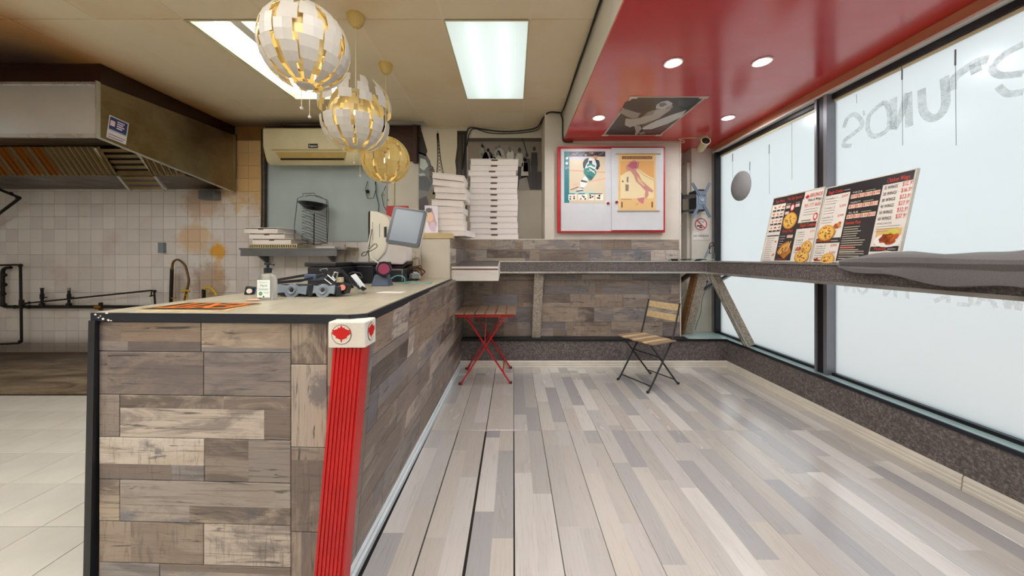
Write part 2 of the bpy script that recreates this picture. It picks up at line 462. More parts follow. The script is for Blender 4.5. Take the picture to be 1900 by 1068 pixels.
class Print:
    def __init__(s, dz=.0005, rough=.5): s.b = MB(); s.m = []; s.dz = dz; s.r = rough
    def _mi(s, c):
        mt = c if isinstance(c, bpy.types.Material) else ink(c, s.r)
        if mt not in s.m: s.m.append(mt)
        return s.m.index(mt)
    def poly(s, c, pts, l=1): s.b._add([(x, y, l*s.dz) for x, y in pts], [tuple(range(len(pts)))], s._mi(c)); return s
    def rect(s, c, x0, y0, x1, y1, l=1): return s.poly(c, [(x0,y0),(x1,y0),(x1,y1),(x0,y1)], l)
    def ell(s, c, cx, cy, rx, ry, l=1, n=16, a=0.0):
        ca, sa = math.cos(a), math.sin(a)
        return s.poly(c, [(cx+rx*math.cos(2*PI*i/n)*ca-ry*math.sin(2*PI*i/n)*sa, cy+rx*math.cos(2*PI*i/n)*sa+ry*math.sin(2*PI*i/n)*ca) for i in range(n)], l)
    def line(s, c, pts, w, l=1):
        for (x0,y0),(x1,y1) in zip(pts, pts[1:]):
            d = math.hypot(x1-x0, y1-y0) or 1; a, b = -(y1-y0)/d*w/2, (x1-x0)/d*w/2
            s.poly(c, [(x0+a,y0+b),(x0-a,y0-b),(x1-a,y1-b),(x1+a,y1+b)], l)
        return s
    def text(s, c, txt, x, y, h, l=2, width=None, bold=0.0):
        k = h/.72; adv = 0; mi = s._mi(c); tot = sum(glyph(ch)[2] if ch != ' ' else .3 for ch in txt)
        sx = (width/(tot*k)) if width else 1.0
        for ch in txt:
            if ch == ' ': adv += .3; continue
            vs, fs, w = glyph(ch)
            for dx in ((0, bold) if bold else (0,)):
                s.b._add([(x+(adv+vx)*k*sx+dx, y+vy*k, l*s.dz+(dx and s.dz*.2)) for vx, vy in vs], fs, mi)
            adv += w
        return s
    def build(s, name, M, parent):
        o = bpy.data.objects.new(name, s.b.mesh(name, s.m)); COL.objects.link(o); o.parent = parent
        L = Wof(parent).inverted() @ M; o.matrix_local = L; W[o.name] = Wof(parent) @ L
        return o
# ------------------------------------------------------------------ the room
CEIL, SOF = 2.945, 2.61          # ceiling and red soffit heights
YB, YW = 4.45, 4.0               # recessed back wall, dining wall face
Z0, X0 = Matrix.Identity(4), Vector((1,0,0))
EX, EY, EZ = (1,0,0), (0,1,0), (0,0,1)
def wallf(x, y, z): return frame((x, y, z), EX, EZ)          # faces -y (towards the camera)

fl = struct(MB().box((-7.05,-2.65,-.12),(2.6,4.6,-.012)).build('floor', M_GROUTK))
def floor_piece(name, x0, y0, x1, y1, mat, T=.012, rot=True):
    L, Wd = (y1-y0, x1-x0) if rot else (x1-x0, y1-y0)
    M = frame(((x0+x1)/2, (y0+y1)/2, -.012), EY, (-1,0,0)) if rot else Matrix.Translation(((x0+x1)/2, (y0+y1)/2, -.012))
    return inst(name, slab_mesh(L, Wd, T, mat), M, fl)
ys = [-2.41, -1.19, .03, 1.25, 2.47, 3.69, 3.875]
gapw = {-.395: .006, -.195: .012, .005: .0065, .205: .003, .405: .0022, .605: .0016}
for r in range(6):
    for k in range(-3, 13):
        xa, xb = .005+.2*k, .205+.2*k
        g = lambda xx: (gapw.get(round(xx, 3), .0004) * (1 if r == 3 else (.45 if r == 4 else .3))) + .0003
        xa2, xb2 = max(-.66, xa+g(xa)/2), min(2.44, xb-g(xb)/2)
        if xb2-xa2 < .03: continue
        jj = .005 if (k < 3 and r in (3, 4)) else .0008
        wob = random.uniform(-.0012, .0012) if k < 4 else 0
        floor_piece('floor_plank', xa2, ys[r]+jj/2, xb2, ys[r+1]-jj/2, M_PLANK, .012+wob*.4)
M_FT = plain('off_white_floor_tile', 'd0cdc4', .25, var=.05, vscale=2.5)
for i in range(12):
    for j in range(8):
        x1 = -1.287-.301*i; y0 = .685+.301*j
        floor_piece('floor_tile', x1-.301+.0018, y0+.0018, x1-.0018, min(3.14, y0+.301-.0018),
                    M_FT, .012, False)
MB().box((-7,-2.6,-.012),(-4.92,3.13,0)).box((-4.9,-2.6,-.012),(-.67,.68,0)).box((-1.284,.68,-.012),(-.67,1.3,0)).build('floor_tile_field', M_FT, fl)['kind'] = 'stuff'
MB().box((-7,3.14,-.012),(-1.3,4.46,.012)).build('concrete_strip', M_DIRT, fl, bevel=.004)

# --- ceiling: lay-in tiles, each its own piece
ce = struct(MB().box((-7.05,-2.65,3.075),(.6,4.6,3.15)).build('ceiling', M_BRWN))  # dark brown slab colour gives the darkness of the cavity over the tiles
xs = [.12-.62*k for k in range(12)]; yr = [-2.48, -1.25, -.02, 1.21, 2.44, 3.67, 4.46]
LIT = {(0, 2), (3, 2), (0, 4), (3, 4), (6, 2), (0, 0), (3, 0), (6, 0)}
def ctile(x0, x1, y0, y1, dz=0.0):
    inst('ceiling_tile', slab_mesh(y1-y0, x1-x0, .018, M_CEIL, .002), frame(((x0+x1)/2, (y0+y1)/2, CEIL+.02+dz), EY, EX), ce)
for j in range(6):
    ctile(.1225, .585, yr[j]+.0025, yr[j+1]-.0025)
    for k in range(11):
        if (k, j) in LIT: continue
        x1, x0 = xs[k]-.0025, xs[k+1]+.0025; y0, y1 = yr[j]+.0025, yr[j+1]-.0025
        if j == 5:
            if k in (2, 3): y1 = 4.27
            if k == 4: y1 = 4.36
            if k == 0:
                ctile(x0, x1, y0, 4.02); ctile(x0, x1, 4.025, y1); continue
        ctile(x0, x1, y0, y1, random.uniform(-.001, .001))
# grid bars between the tiles
for k in range(0, 12):
    MB().box((xs[k]-.011,-2.48,CEIL+.0003),(xs[k]+.011,4.2 if k in (2, 3, 4) else 4.45,CEIL+.004)).build('ceiling_bar', M_CEIL, ce)
# --- red soffit over the dining side
so = struct(MB().box((.59,-2.65,SOF),(2.62,4.46,SOF+.02)).box((.59,-2.65,SOF+.02),(.605,4.46,3.075), 1)
            .build('ceiling_soffit', [M_RED, M_WALL]))
# --- walls
wk = struct(MB().box((-7.05,YB+.008,0),(-3.604,4.62,3.08)).build('wall_kitchen', M_GROUTW))
mid = struct(MB().box((-3.604,YB+.008,0),(2.62,4.62,3.08)).build('wall_middle', M_WALL))
GX, GZ, PX, PZ = -3.288, 1.285, .158, .165
def wtile(par, k, r, z0=None):
    za = GZ+PZ*r; zb = za+PZ
    if z0 is not None: za = z0
    inst('wall_tile', slab_mesh(PX-.0032, zb-za-.0032, .008, M_WT), wallf(GX-PX*(k+.5), YB+.008, (za+zb)/2), par)
for k in range(2, 23):
    for r in range(-8, 6): wtile(wk, k, r, .012 if r == -8 else None)
for r in range(-5, 9):
    for k in (0, 1): wtile(mid, k, r)
for k in range(-9, 0):
    for r in range(-5, 1): wtile(mid, k, r)
MB().box((-3.604,YB-.004,2.772),(-3.24,YB+.01,2.95)).build('brown_wall_patch', plain('brown_stained_plaster', '7a5424', .7, var=.12), mid)
MB().box((-3.215,YB-.008,1.455),(-1.64,YB+.01,2.8)).build('wall_panel', M_WALLG, mid, bevel=.002)
MB().box((-3.215,YB-.02,2.8),(-1.2,YB+.01,2.96)).build('brown_wall_patch', M_BRWN, mid)  # brown panel stands in for the dark strip above the air conditioner
MB().box((-1.55,YB-.05,2.5),(-1.23,YB+.01,2.84)).box((-1.29,YB-.07,2.47),(-1.235,YB+.01,2.95)).build('brown_wall_patch', M_BRWN, mid, bevel=.003)  # solid brown boxes stand in for a dark opening in the wall
MB().box((-1.56,YB-.012,1.46),(-1.545,YB,2.5)).box((-1.23,YB-.012,2.93),(.37,YB,2.945)).build('wall_strip', M_CREAM, mid)

wd_ = struct(MB().box((-.53,YW+.008,0),(.372,YB+.008,1.455)).box((.372,YW+.008,0),(1.96,YB+.008,SOF))
             .box((.372,YW+.009,SOF),(.59,YB+.008,3.075)).box((2.23,4.27,0),(2.62,YB+.008,SOF)).build('wall_dining', [M_WALL]))
MB().box((-.55,YW-.004,1.455),(.372,YB,1.4645)).build('ledge_cap', M_WALL, wd_)
MB().box((1.985,YB-.03,.33),(2.04,YB+.005,2.42)).box((2.19,4.30,.33),(2.228,YB,2.44)).build('wall_strip', M_WALL, wd_)
def wrow(par, z0, z1, cuts, T=.008):
    for a, b in zip(cuts, cuts[1:]):
        inst('wood_tile', slab_mesh(b-a-.0024, z1-z0-.0024, T, M_TILE), wallf((a+b)/2, YW+.008, (z0+z1)/2), par)
def px2x(*p): return [(q-952)/634*YW for q in p]
wrow(wd_, 1.338, 1.457, px2x(865, 918, 970, 1076, 1171, 1260))
wrow(wd_, 1.206, 1.338, px2x(865, 903, 983, 1093, 1135, 1262))
wrow(wd_, 1.05, 1.206, px2x(865, 960, 1078, 1180, 1262))
wrow(wd_, .985, 1.05, px2x(862, 914, 1012, 1079, 1174, 1262))
wrow(wd_, .821, .985, px2x(860, 914, 1010, 1105, 1203, 1262))
wrow(wd_, .663, .821, px2x(858, 961, 1058, 1156, 1262))
wrow(wd_, .493, .663, px2x(858, 925, 1006, 1102, 1200, 1262))
wrow(wd_, .325, .493, px2x(856, 958, 1048, 1134, 1230, 1262))
MB().box((1.955,YW-.002,.325),(1.966,YW+.01,SOF)).build('corner_bead', M_WHITE, wd_)

struct(MB().box((-7.15,-2.65,-.1),(-7.05,4.62,3.0)).build('wall_left', M_WALL))
struct(MB().box((-7.15,-2.75,-.1),(2.7,-2.65,3.0)).build('wall_front', M_WALL))
# window wall: knee wall, end piece and lintel
wr = struct(MB().box((2.42,-2.65,0),(2.62,4.27,.3135)).box((2.42,-2.65,.3135),(2.62,-1.6,2.6), 1)
            .box((2.505,-2.65,2.545),(2.62,4.27,3.08), 1).build('wall_right', [M_GRAN, M_WALL]))
led = plain('teal_grey_ledge_laminate', 'a9c2c0', .18, var=.05)
MB().box((2.414,-1.6,.3135),(2.6,4.26,.3235)).box((2.0,3.87,.3135),(2.414,4.27,.3235)).build('ledge_top', led, wr)
MB().box((2.408,-1.6,.302),(2.42,3.868,.3255)).build('ledge_edge', M_NAVY, wr)
t1 = struct(MB().box((-.6,3.872,0),(2.42,YW,.3135)).build('trim_1', M_GRAN))
MB().box((-.6,3.866,.3135),(2.0,YW,.3235)).build('ledge_top', M_BLACKM, t1)
MB().box((-.6,3.860,.300),(2.414,3.872,.3255)).build('ledge_edge', M_BLACKM, t1)
trimb = plain('peach_header_trim', 'c48a6a', .4, var=.05)
t2 = struct(MB().box((2.46,-1.6,2.545),(2.505,4.2,SOF)).build('trim_2', trimb))
MB().box((2.452,-1.6,2.53),(2.51,4.2,2.546)).build('trim_bead', M_WHITE, t2)
def baseboard(name, p, q, out):
    p, q, out = Vector(p), Vector(q), Vector(out)
    prof = [(0, 0), (.016, 0), (.016, .018), (.011, .022), (.013, .04), (.009, .045), (.011, .062), (.005, .078), (0, .08)]
    b = MB(); n = len(prof)
    vs = [e+out*a+Vector((0,0,h)) for e in (p, q) for a, h in prof]
    b._add(vs, [(i, (i+1) % n, n+(i+1) % n, n+i) for i in range(n)]+[tuple(range(n))[::-1], tuple(range(n, 2*n))])
    return b.build(name, plain('baseboard_paint', 'd8d3c6', .35, var=.04))
struct(baseboard('baseboard_back', (-.6,3.872,0), (2.42,3.872,0), (0,-1,0)))
struct(baseboard('baseboard_right', (2.42,1.836,0), (2.42,3.872,0), (-1,0,0)))
struct(baseboard('baseboard_right', (2.42,-1.6,0), (2.42,1.83,0), (-1,0,0)))

# --- windows
ALUD = plain('dark_window_frame', '1c1a20', .35, .3, var=.1)
ALUG = plain('grey_window_mullion', '85868c', .3, .5, var=.04)
def window(n, y0, y1):
    w = struct(MB().box((2.5,y0,2.49),(2.57,y1,2.53)).box((2.5,y0,.3235),(2.57,y1,.345)).build('window_%d' % n, ALUD))
    MB().box((2.528,y0,.345),(2.534,y1,2.49)).build('glass_pane', M_FILM, w)
    MB().box((2.52,y0,2.468),(2.527,y1,2.489)).build('peeling_tape', M_CREAM, w)
    return w
win1 = window(1, 2.79, 4.16); win2 = window(2, .75, 2.68); win3 = window(3, -1.6, .64)
def mullion(par, y0, y1):
    MB().box((2.46,y0,.3235),(2.545,y0+.03,2.53)).box((2.47,y0+.03,.3235),(2.55,y1-.02,2.53), 1).box((2.46,y1-.02,.3235),(2.545,y1,2.53)).build('mullion', [ALUG, ALUD], par)
mullion(win1, 2.68, 2.79); mullion(win2, .64, .75)
MB().box((2.47,4.16,.3235),(2.56,4.2,2.53)).box((2.48,4.2,.3235),(2.56,4.268,2.53), 1).build('jamb', [ALUD, ALUG], win1)
struct(MB().box((2.62,-14,-.35),(40,22,-.15)).build('ground', plain('bright_pavement', 'e6cfc2', .9, var=.05, vscale=.6)))

# finger writing in the whitewash, read from outside (so it runs mirrored seen from within)
SM = m_smear('wiped_whitewash', '9fb0b0', .22, .5); SMW = m_smear('thin_whitewash', 'ffffff', .08, .3)
def wy(px): return 2.527*634/(px-952)
def wz(px, py): return H+(477-py)/634*wy(px)
def strokes(par, name, mat, lines, w):
    b = MB()
    for ln in lines:
        P = [Vector((2.5265, wy(a), wz(a, c))) for a, c in ln]
        # smooth, then ribbon in the pane's plane
        Q = []
        for i in range(len(P)-1):
            p0, p1, p2, p3 = P[max(i-1,0)], P[i], P[i+1], P[min(i+2,len(P)-1)]
            for k in range(5):
                t = k/5; Q.append(.5*((2*p1)+(p2-p0)*t+(2*p0-5*p1+4*p2-p3)*t*t+(3*p1-p0-3*p2+p3)*t**3))
        Q.append(P[-1]); vs = []
        for i, q in enumerate(Q):
            d = Q[min(i+1,len(Q)-1)]-Q[max(i-1,0)]; nrm = Vector((0,-d.z,d.y)).normalized()*w/2
            vs += [q+nrm, q-nrm]
        b._add(vs, [(2*i, 2*i+1, 2*i+3, 2*i+2) for i in range(len(Q)-1)])
    return b.build(name, mat, par)
L_S = [(1566,237),(1572,220),(1585,212),(1597,222),(1599,234),(1585,247),(1568,260),(1566,270),(1580,270)]
L_O = [(1640,190),(1627,200),(1613,215),(1610,238),(1618,252),(1633,250),(1648,238),(1651,215),(1645,193),(1636,191)]
L_N = [[(1657,240),(1658,182)],[(1658,240),(1672,212),(1684,172)],[(1685,172),(1687,235)]]
L_U = [(1710,165),(1713,205),(1728,219),(1745,212),(1755,190),(1752,143)]
L_R = [[(1766,168),(1770,146),(1792,128),(1812,116),(1834,110)],[(1808,117),(1812,135)]]
L_B = [[(1899,82),(1868,98),(1846,118),(1842,130),(1858,140),(1899,136)],[(1852,160),(1870,174),(1899,170)]]
L_A = [[(1602,205),(1604,214)]]
for nm, ln in (('S', [L_S]), ('O', [L_O]), ('N', L_N), ('U', [L_U]), ('R', L_R), ('B', L_B), ('A', L_A)):
    strokes(win2, 'window_lettering', SM, ln, .045 if nm in 'UNR' else (.032 if nm != 'A' else .015))
def mirr(txt, x0, y0, h, wpx):
    """faint capitals low on the pane, mirrored, tops tucked behind the counter"""
    SEG = {'W': [[(0,1),(.25,0),(.5,.7),(.75,0),(1,1)]], 'A': [[(0,0),(.5,1),(1,0)],[(.2,.4),(.8,.4)]], 'L': [[(0,1),(0,0),(.8,0)]],
           'K': [[(0,0),(0,1)],[(.8,1),(0,.45),(.9,0)]], 'I': [[(.4,0),(.4,1)]], 'N': [[(0,0),(0,1),(.9,0),(.9,1)]],
           'O': [[(.5,1),(.05,.7),(.05,.3),(.5,0),(.95,.3),(.95,.7),(.5,1)]]}
    y = x0; b = MB()
    for ch in txt:
        if ch == ' ': y += wpx*.8; continue
        for ln in SEG[ch]:
            P = [Vector((2.5262, y+a*wpx*.75, y0+c*h)) for a, c in ln]
            for p, q in zip(P, P[1:]):
                d = q-p; nn = Vector((0,-d.z,d.y)).normalized()*.011
                b._add([p+nn, p-nn, q-nn, q+nn], [(0,1,2,3)])
        y += wpx
    b.build('window_lettering', SMW, win2)
mirr('WALK IN ON', 1.69, .985, .1, .098)
# cracks / hanging cords against the panes
for i, (px, pa, pb, par) in enumerate(((1392,300,345,0),(1428,268,360,0),(1470,228,333,0),(1590,175,192,1),(1675,122,270,1),(1774,92,270,1),(1360,285,330,0))):
    y = wy(px)
    c = MB().tube([(2.523,y,wz(px,pa)),(2.522,y-.004,wz(px,pb))], .0013, 5)
    if pb-pa > 40 and i != 2: c.tube([(2.523,y,wz(px,pa)),(2.522,y,wz(px,pa)-.09)], .004, 6)
    c.build('hanging_cord', plain('grey_cord', '767f82', .6), (win1, win2)[par])
# round vent on the first pane
y, z = wy(1375), wz(1375,345)
tv = thing('window_vent', 'round grey domed vent cover fixed on the whitewashed window pane', 'vent', (2.52, y, z-.16))
Mv = frame((2.528,y,z), EY, (0,0,1)) @ Matrix.Rotation(PI, 4, 'X')
MB().lathe([(.163,0),(.163,.008),(.155,.016),(.1,.036),(.05,.044),(0,.046)], 28, Mv).build('dome', plain('grey_vent_plastic', '8f8f8e', .6), tv, smooth=True)

# ------------------------------------------------------------------ ceiling lights
TUBE_M = emit('fluorescent_tube', (.93,1,.97), E_TUBE)
TUBE_D = emit('diffused_fluorescent_tube', (.93,1,.98), .91)
DIFF_M = m_diffuser()
HOUS = plain('lamp_housing_white', 'e8e6dc', .4, var=.02)
def troffer(k, j, lit_diff, label, DIFF_M=DIFF_M):
    x1, x0 = xs[k], xs[k+1]; y0, y1 = yr[j], yr[j+1]
    t = thing('ceiling_light', label, 'light', ((x0+x1)/2, (y0+y1)/2, CEIL))
    e = .012
    MB().box((x0,y0,CEIL+.11),(x1,y1,CEIL+.115)).box((x0,y0,CEIL),(x0+.004,y1,CEIL+.11)).box((x1-.004,y0,CEIL),(x1,y1,CEIL+.11)).box((x0,y0,CEIL),(x1,y0+.004,CEIL+.11)).box((x0,y1-.004,CEIL),(x1,y1,CEIL+.11)).build('housing', HOUS, t)
    MB().box((x0,y0,CEIL-.004),(x0+e,y1,CEIL+.004)).box((x1-e,y0,CEIL-.004),(x1,y1,CEIL+.004)).box((x0+e,y0,CEIL-.004),(x1-e,y0+e,CEIL+.004)).box((x0+e,y1-e,CEIL-.004),(x1-e,y1,CEIL+.004)).build('frame', M_CREAM, t)
    for f in ((.3, .7) if lit_diff else (.25, .75)):
        xx = x0+(x1-x0)*f
        MB().tube([(xx,y0+.03,CEIL+.06),(xx,y1-.03,CEIL+.06)], .013, 10).build('tube', TUBE_D if lit_diff else TUBE_M, t, smooth=True)
    if lit_diff:
        MB().box((x0+e,y0+e,CEIL+.0005),(x1-e,y1-e,CEIL+.003)).build('diffuser', DIFF_M, t)
    else:   # open fixture: sloped reflectors and a ballast cover
        xm = (x0+x1)/2
        MB()._add([(x0+.005,y0+.01,CEIL+.01),(x0+.005,y1-.01,CEIL+.01),(x0+.09,y1-.01,CEIL+.1),(x0+.09,y0+.01,CEIL+.1)], [(0,1,2,3)])._add([(x1-.005,y0+.01,CEIL+.01),(x1-.09,y0+.01,CEIL+.1),(x1-.09,y1-.01,CEIL+.1),(x1-.005,y1-.01,CEIL+.01)], [(0,1,2,3)]).build('reflector', HOUS, t)
        MB().prism([(-.07,0),(.07,0),(.04,-.06),(-.04,-.06)], y1-y0-.04, frame((xm,y1-.02,CEIL+.105), EX, EZ)).build('ballast_cover', HOUS, t)
        MB().box((x0+.02,y0+.01,CEIL+.002),(x0+.032,y1-.01,CEIL+.02)).build('loose_lens_rail', M_CREAM, t)
    return t
troffer(0, 4, True, 'square-edged fluorescent ceiling panel with milky diffuser next to the red soffit')
troffer(3, 4, False, 'open fluorescent ceiling fixture with bare tubes above the pendant lamps')
FILL_M = emit('fill_light_diffuser', (1,.985,.96), E_FILL)  # unseen panels put in behind the camera as fill light
KIT_M = emit('kitchen_fill_diffuser', (1,.97,.92), E_FILL*1.15)
ENT_M = emit('entrance_fill_diffuser', (1,.985,.96), E_FILL*.5)
troffer(0, 2, True, 'added unseen fill light panel over the entrance side', FILL_M)
troffer(3, 2, True, 'added unseen fill light panel over the head of the service counter', FILL_M)
troffer(6, 2, True, 'added unseen fill light panel over the kitchen floor', KIT_M)
troffer(0, 0, True, 'added unseen fill light panel at the entrance wall beside the soffit', ENT_M)
troffer(3, 0, True, 'added unseen fill light panel at the entrance wall in line with the counter', ENT_M)
troffer(6, 0, True, 'added unseen fill light panel at the entrance wall on the kitchen side', KIT_M)
# recessed downlights in the soffit
DOWN = emit('downlight_lens', (.96,.985,1), E_DOWN)
def downlight(px, py, i, label):
    y = 634*(SOF-H)/(477-py); x = (px-952)/634*y
    t = thing('downlight', label, 'light', (x, y, SOF), 0, 'downlights in the red soffit')
    MB().lathe([(.045,0),(.062,0),(.064,-.004),(.058,-.008),(.047,-.006),(.045,0)], 24, Matrix.Translation((x,y,SOF))).build('ring', M_WHITE, t, smooth=True)
    MB().lathe([(0,-.003),(.046,-.003),(.046,-.0005),(0,-.0005)], 24, Matrix.Translation((x,y,SOF))).build('lens', DOWN, t)
downlight(1249, 116, 0, 'round downlight in the middle of the red soffit before the ceiling poster')
downlight(1414, 114, 1, 'round downlight in the red soffit nearest the large window pane')
downlight(1111, 218, 2, 'round downlight in the red soffit at the white bulkhead side of the ceiling poster')
downlight(1351, 218, 3, 'round downlight in the red soffit between ceiling poster and first window pane')
for x, y, l in ((.95,.9,'round downlight over the bare middle of the dining floor'), (1.75,.9,'round downlight over the window counter behind the blanket')):
    t = thing('downlight', l, 'light', (x, y, SOF), 0, 'downlights in the red soffit')
    MB().lathe([(.045,0),(.062,0),(.064,-.004),(.058,-.008),(.047,-.006),(.045,0)], 24, Matrix.Translation((x,y,SOF))).build('ring', M_WHITE, t, smooth=True)
    MB().lathe([(0,-.003),(.046,-.003),(.046,-.0005),(0,-.0005)], 24, Matrix.Translation((x,y,SOF))).build('lens', DOWN, t)
def PT(px, py, y):            # point seen at this pixel, at real depth y
    return Vector(((px-952)/634*y, y, H+(477-py)/634*y))
def sx(px, y): return (px-952)/634*y
def sz(py, y): return H+(477-py)/634*y
# ------------------------------------------------------------------ service counter
ctr = thing('service_counter', 'service counter clad in weathered wood-look tiles with black-edged top and red corner post', 'counter', (-1.03, 2.3, 0))
def Xs(y, z):
    t = -.535 + (-.56+.535)*(y-1.25)/2.75; b = -.628 + .028*(y-1.34)/2.5
    return b+(t-b)*z/1.02
def yf(x): return 1.232 - .035*(x+.6)
b = MB()
b.hexa([(-1.555,yf(-1.555)+.012,0),(Xs(1.25,0)-.012,1.25,0),(Xs(3.99,0)-.012,3.99,0),(-1.0,3.99,0),(-1.53,yf(-1.53)+.012,1.03),(Xs(1.25,1.03)-.012,1.25,1.03),(Xs(3.99,1.03)-.012,3.99,1.03),(-1.0,3.99,1.03)])
b.build('carcass', M_GROUT, ctr)
def ftile(x0, x1, z0, z1, vert=False):
    xm = (x0+x1)/2; d = Vector((1,-.035,0)).normalized()
    if vert: M = frame((xm, yf(xm)+.011, (z0+z1)/2), EZ, -d); me = slab_mesh(z1-z0-.0025, x1-x0-.0025, .011, M_TILE)
    else: M = frame((xm, yf(xm)+.011, (z0+z1)/2), d, EZ); me = slab_mesh(x1-x0-.0025, z1-z0-.0025, .011, M_TILE)
    inst('wood_tile', me, M, ctr)
xl = -1.533
for z0, z1, cut in ((.903,1.012,-1.143),(.7435,.903,-1.133),(.586,.7435,-1.453),(.43,.586,-1.13),(.276,.43,-1.453),(.124,.276,-1.133),(.004,.124,-1.3)):
    ftile(xl, cut, z0, z1); ftile(cut, -.806, z0, z1)
for z0, z1 in ((.862,1.012),(.562,.862),(.255,.562),(.004,.255)): ftile(-.806, -.672, z0, z1, True)
for z0, z1 in ((.72,1.012),(.41,.72),(.1,.41)): ftile(-.672, -.60, z0, z1, True)
def stile(y0, y1, z0, z1, vert=False):
    ym, zm = (y0+y1)/2, (z0+z1)/2
    up = Vector((Xs(ym,z1)-Xs(ym,z0), 0, z1-z0)); al = Vector((Xs(y1,zm)-Xs(y0,zm), y1-y0, 0))
    o = Vector((Xs(ym,zm), ym, zm)); n = al.cross(up).normalized()
    M = frame(o-n*.011, up, -al) if vert else frame(o-n*.011, al, up)
    me = slab_mesh(z1-z0-.0025, y1-y0-.0025, .011, M_TILE) if vert else slab_mesh(y1-y0-.0025, z1-z0-.0025, .011, M_TILE)
    inst('wood_tile', me, M, ctr)
for z0, z1 in ((.06,.33),(.33,.66),(.66,1.02)): stile(1.25, 1.345, z0, z1, True)
offs = [.2,.48,.1,.37,.55,.26,.43]
for r in range(7):
    z1 = 1.02-.1555*r; z0 = max(.05, z1-.1555)
    cuts = [1.345]+[1.345+offs[r]+.61*i for i in range(6) if 1.345+offs[r]+.61*i < 3.9]+[3.985]
    for a, c in zip(cuts, cuts[1:]): stile(a, c, z0, z1)
b = MB(); b._add([Vector((Xs(y,z)+o, y, z)) for y in (1.25,3.87) for o, z in ((0,0),(.018,0),(.018,.03),(.008,.034),(.012,.06),(0,.066))],
                 [(i,(i+1)%6,6+(i+1)%6,6+i) for i in range(6)]+[(5,4,3,2,1,0),(6,7,8,9,10,11)])
b.build('base_trim', plain('pale_blue_white_trim', 'd3dde0', .35, var=.04), ctr)
m_top = m_wood('grey_beige_worktop_laminate', 'a39a86', 'bdb49e', .3, (6, 2, 2))
MB().prism([(-1.55,1.268),(-.585,1.222),(-.536,1.25),(-.598,3.3),(-.9,3.3),(-.9,3.6),(-1.49,3.6)], .022, Matrix.Translation((0,0,1.0255))).build('worktop', m_top, ctr, bevel=.002)
e = [Vector(p) for p in ((-1.552,3.6,1.030),(-1.556,1.262,1.030),(-.582,1.214,1.030),(-.528,1.244,1.030),(-.592,3.3,1.030))]
for p, q in zip(e[1:], e[2:]): MB().beam(p, q, .008, .031).build('edge_trim', M_NAVY, ctr)
MB().hexa([(-1.575,1.25,0),(-1.55,1.25,0),(-1.55,1.29,0),(-1.575,1.29,0),(-1.554,1.25,1.018),(-1.53,1.25,1.018),(-1.53,1.29,1.018),(-1.554,1.29,1.018)]).build('corner_trim', M_BLACKM, ctr)
chip = Print(.0006, .7)
for x, z, r in ((.0,.0,.006),(.012,-.012,.005),(.03,-.016,.008),(.05,-.02,.007),(.045,.005,.006),(.02,-.006,.004),(.06,-.022,.004)):
    chip.poly('e8e4dc', [(x+r*math.cos(a)*random.uniform(.5,1.3), z+r*.6*math.sin(a)*random.uniform(.5,1.3)) for a in [i*PI/4 for i in range(8)]])
chip.build('paint_chip', frame((-1.535,1.2565,1.04), (1,-.047,0), EZ), ctr)
# red corner post with a white cap and leaf emblems
b = MB().hexa([(-.697,1.172,0),(-.603,1.172,0),(-.603,1.25,0),(-.697,1.25,0),(-.617,1.172,.944),(-.52,1.172,.944),(-.52,1.245,.944),(-.617,1.245,.944)])
b.build('corner_post', M_REDM, ctr, bevel=.002)
for i in range(7):
    f = .08+i*.14
    MB().beam((-.697+.094*f,1.1705,.002),(-.617+.097*f,1.1705,.943), .008, .006, (0,1,0)).build('rib', M_REDM, ctr)
MB().beam((-.598,1.176,.002),(-.516,1.176,.943), .006, .012, (0,1,0)).build('rib', M_REDM, ctr)
cap = MB().box((-.628,1.16,.942),(-.502,1.25,1.031)).build('post_cap', plain('chipped_white_paint', 'e2ddd2', .5, var=.05, vscale=18), ctr, bevel=.004)
LEAF = [(0,1),(.15,.68),(.34,.78),(.27,.34),(.53,.6),(.6,.47),(.88,.52),(.79,.26),(.95,.16),(.5,-.22),(.56,-.4),(.09,-.33),(.05,-.8)]
LEAF = LEAF + [(-x, y) for x, y in LEAF[::-1] if x > 0]
def emblem(M, rx, r, par):
    p = Print(.0006, .4)
    p.ell('7a5c48', 0, 0, r*rx, r, 1, 24); p.ell('e6ddd0', 0, 0, r*.93*rx, r*.93, 2, 24)
    p.ell('cc0a06', 0, .1*r, r*.66*rx, r*.6, 3, 16)
    p.poly('cc0a06', [(x*r*1.05*rx, y*r*.95) for x, y in LEAF], 4)
    p.build('leaf_emblem', M, par)
emblem(frame((-.582,1.1595,.988), EX, EZ), 1.0, .034, cap)
emblem(frame((-.5015,1.207,.99), EY, EZ), .85, .033, cap)

# half wall beside the counter, with end post and ledge
hw = struct(MB().hexa([(-.9,3.312,1.031),(-.612,3.312,1.031),(-.556,4.0,1.031),(-.9,4.0,1.031),(-.9,3.312,1.455),(-.612,3.312,1.455),(-.556,4.0,1.455),(-.9,4.0,1.455)], 0).build('wall_half', M_WALL))
MB().box((-.88,3.30,1.03),(-.615,3.312,1.43)).build('end_panel', plain('cream_panel_paint', 'd8d0bf', .45, var=.03), hw)
MB().box((-.885,3.285,1.43),(-.585,3.40,1.485)).build('end_cap', M_CAPW, hw, bevel=.006)
def htile(y0, y1, z0, z1):
    xa, xb = -.612+.056*(y0-3.312)/.688, -.612+.056*(y1-3.312)/.688
    al = Vector((xb-xa, y1-y0, 0)); up = Vector(EZ); o = Vector(((xa+xb)/2, (y0+y1)/2, (z0+z1)/2))
    inst('wood_tile', slab_mesh(al.length-.0024, z1-z0-.0024, .008, M_TILE), frame(o, al, up), hw)
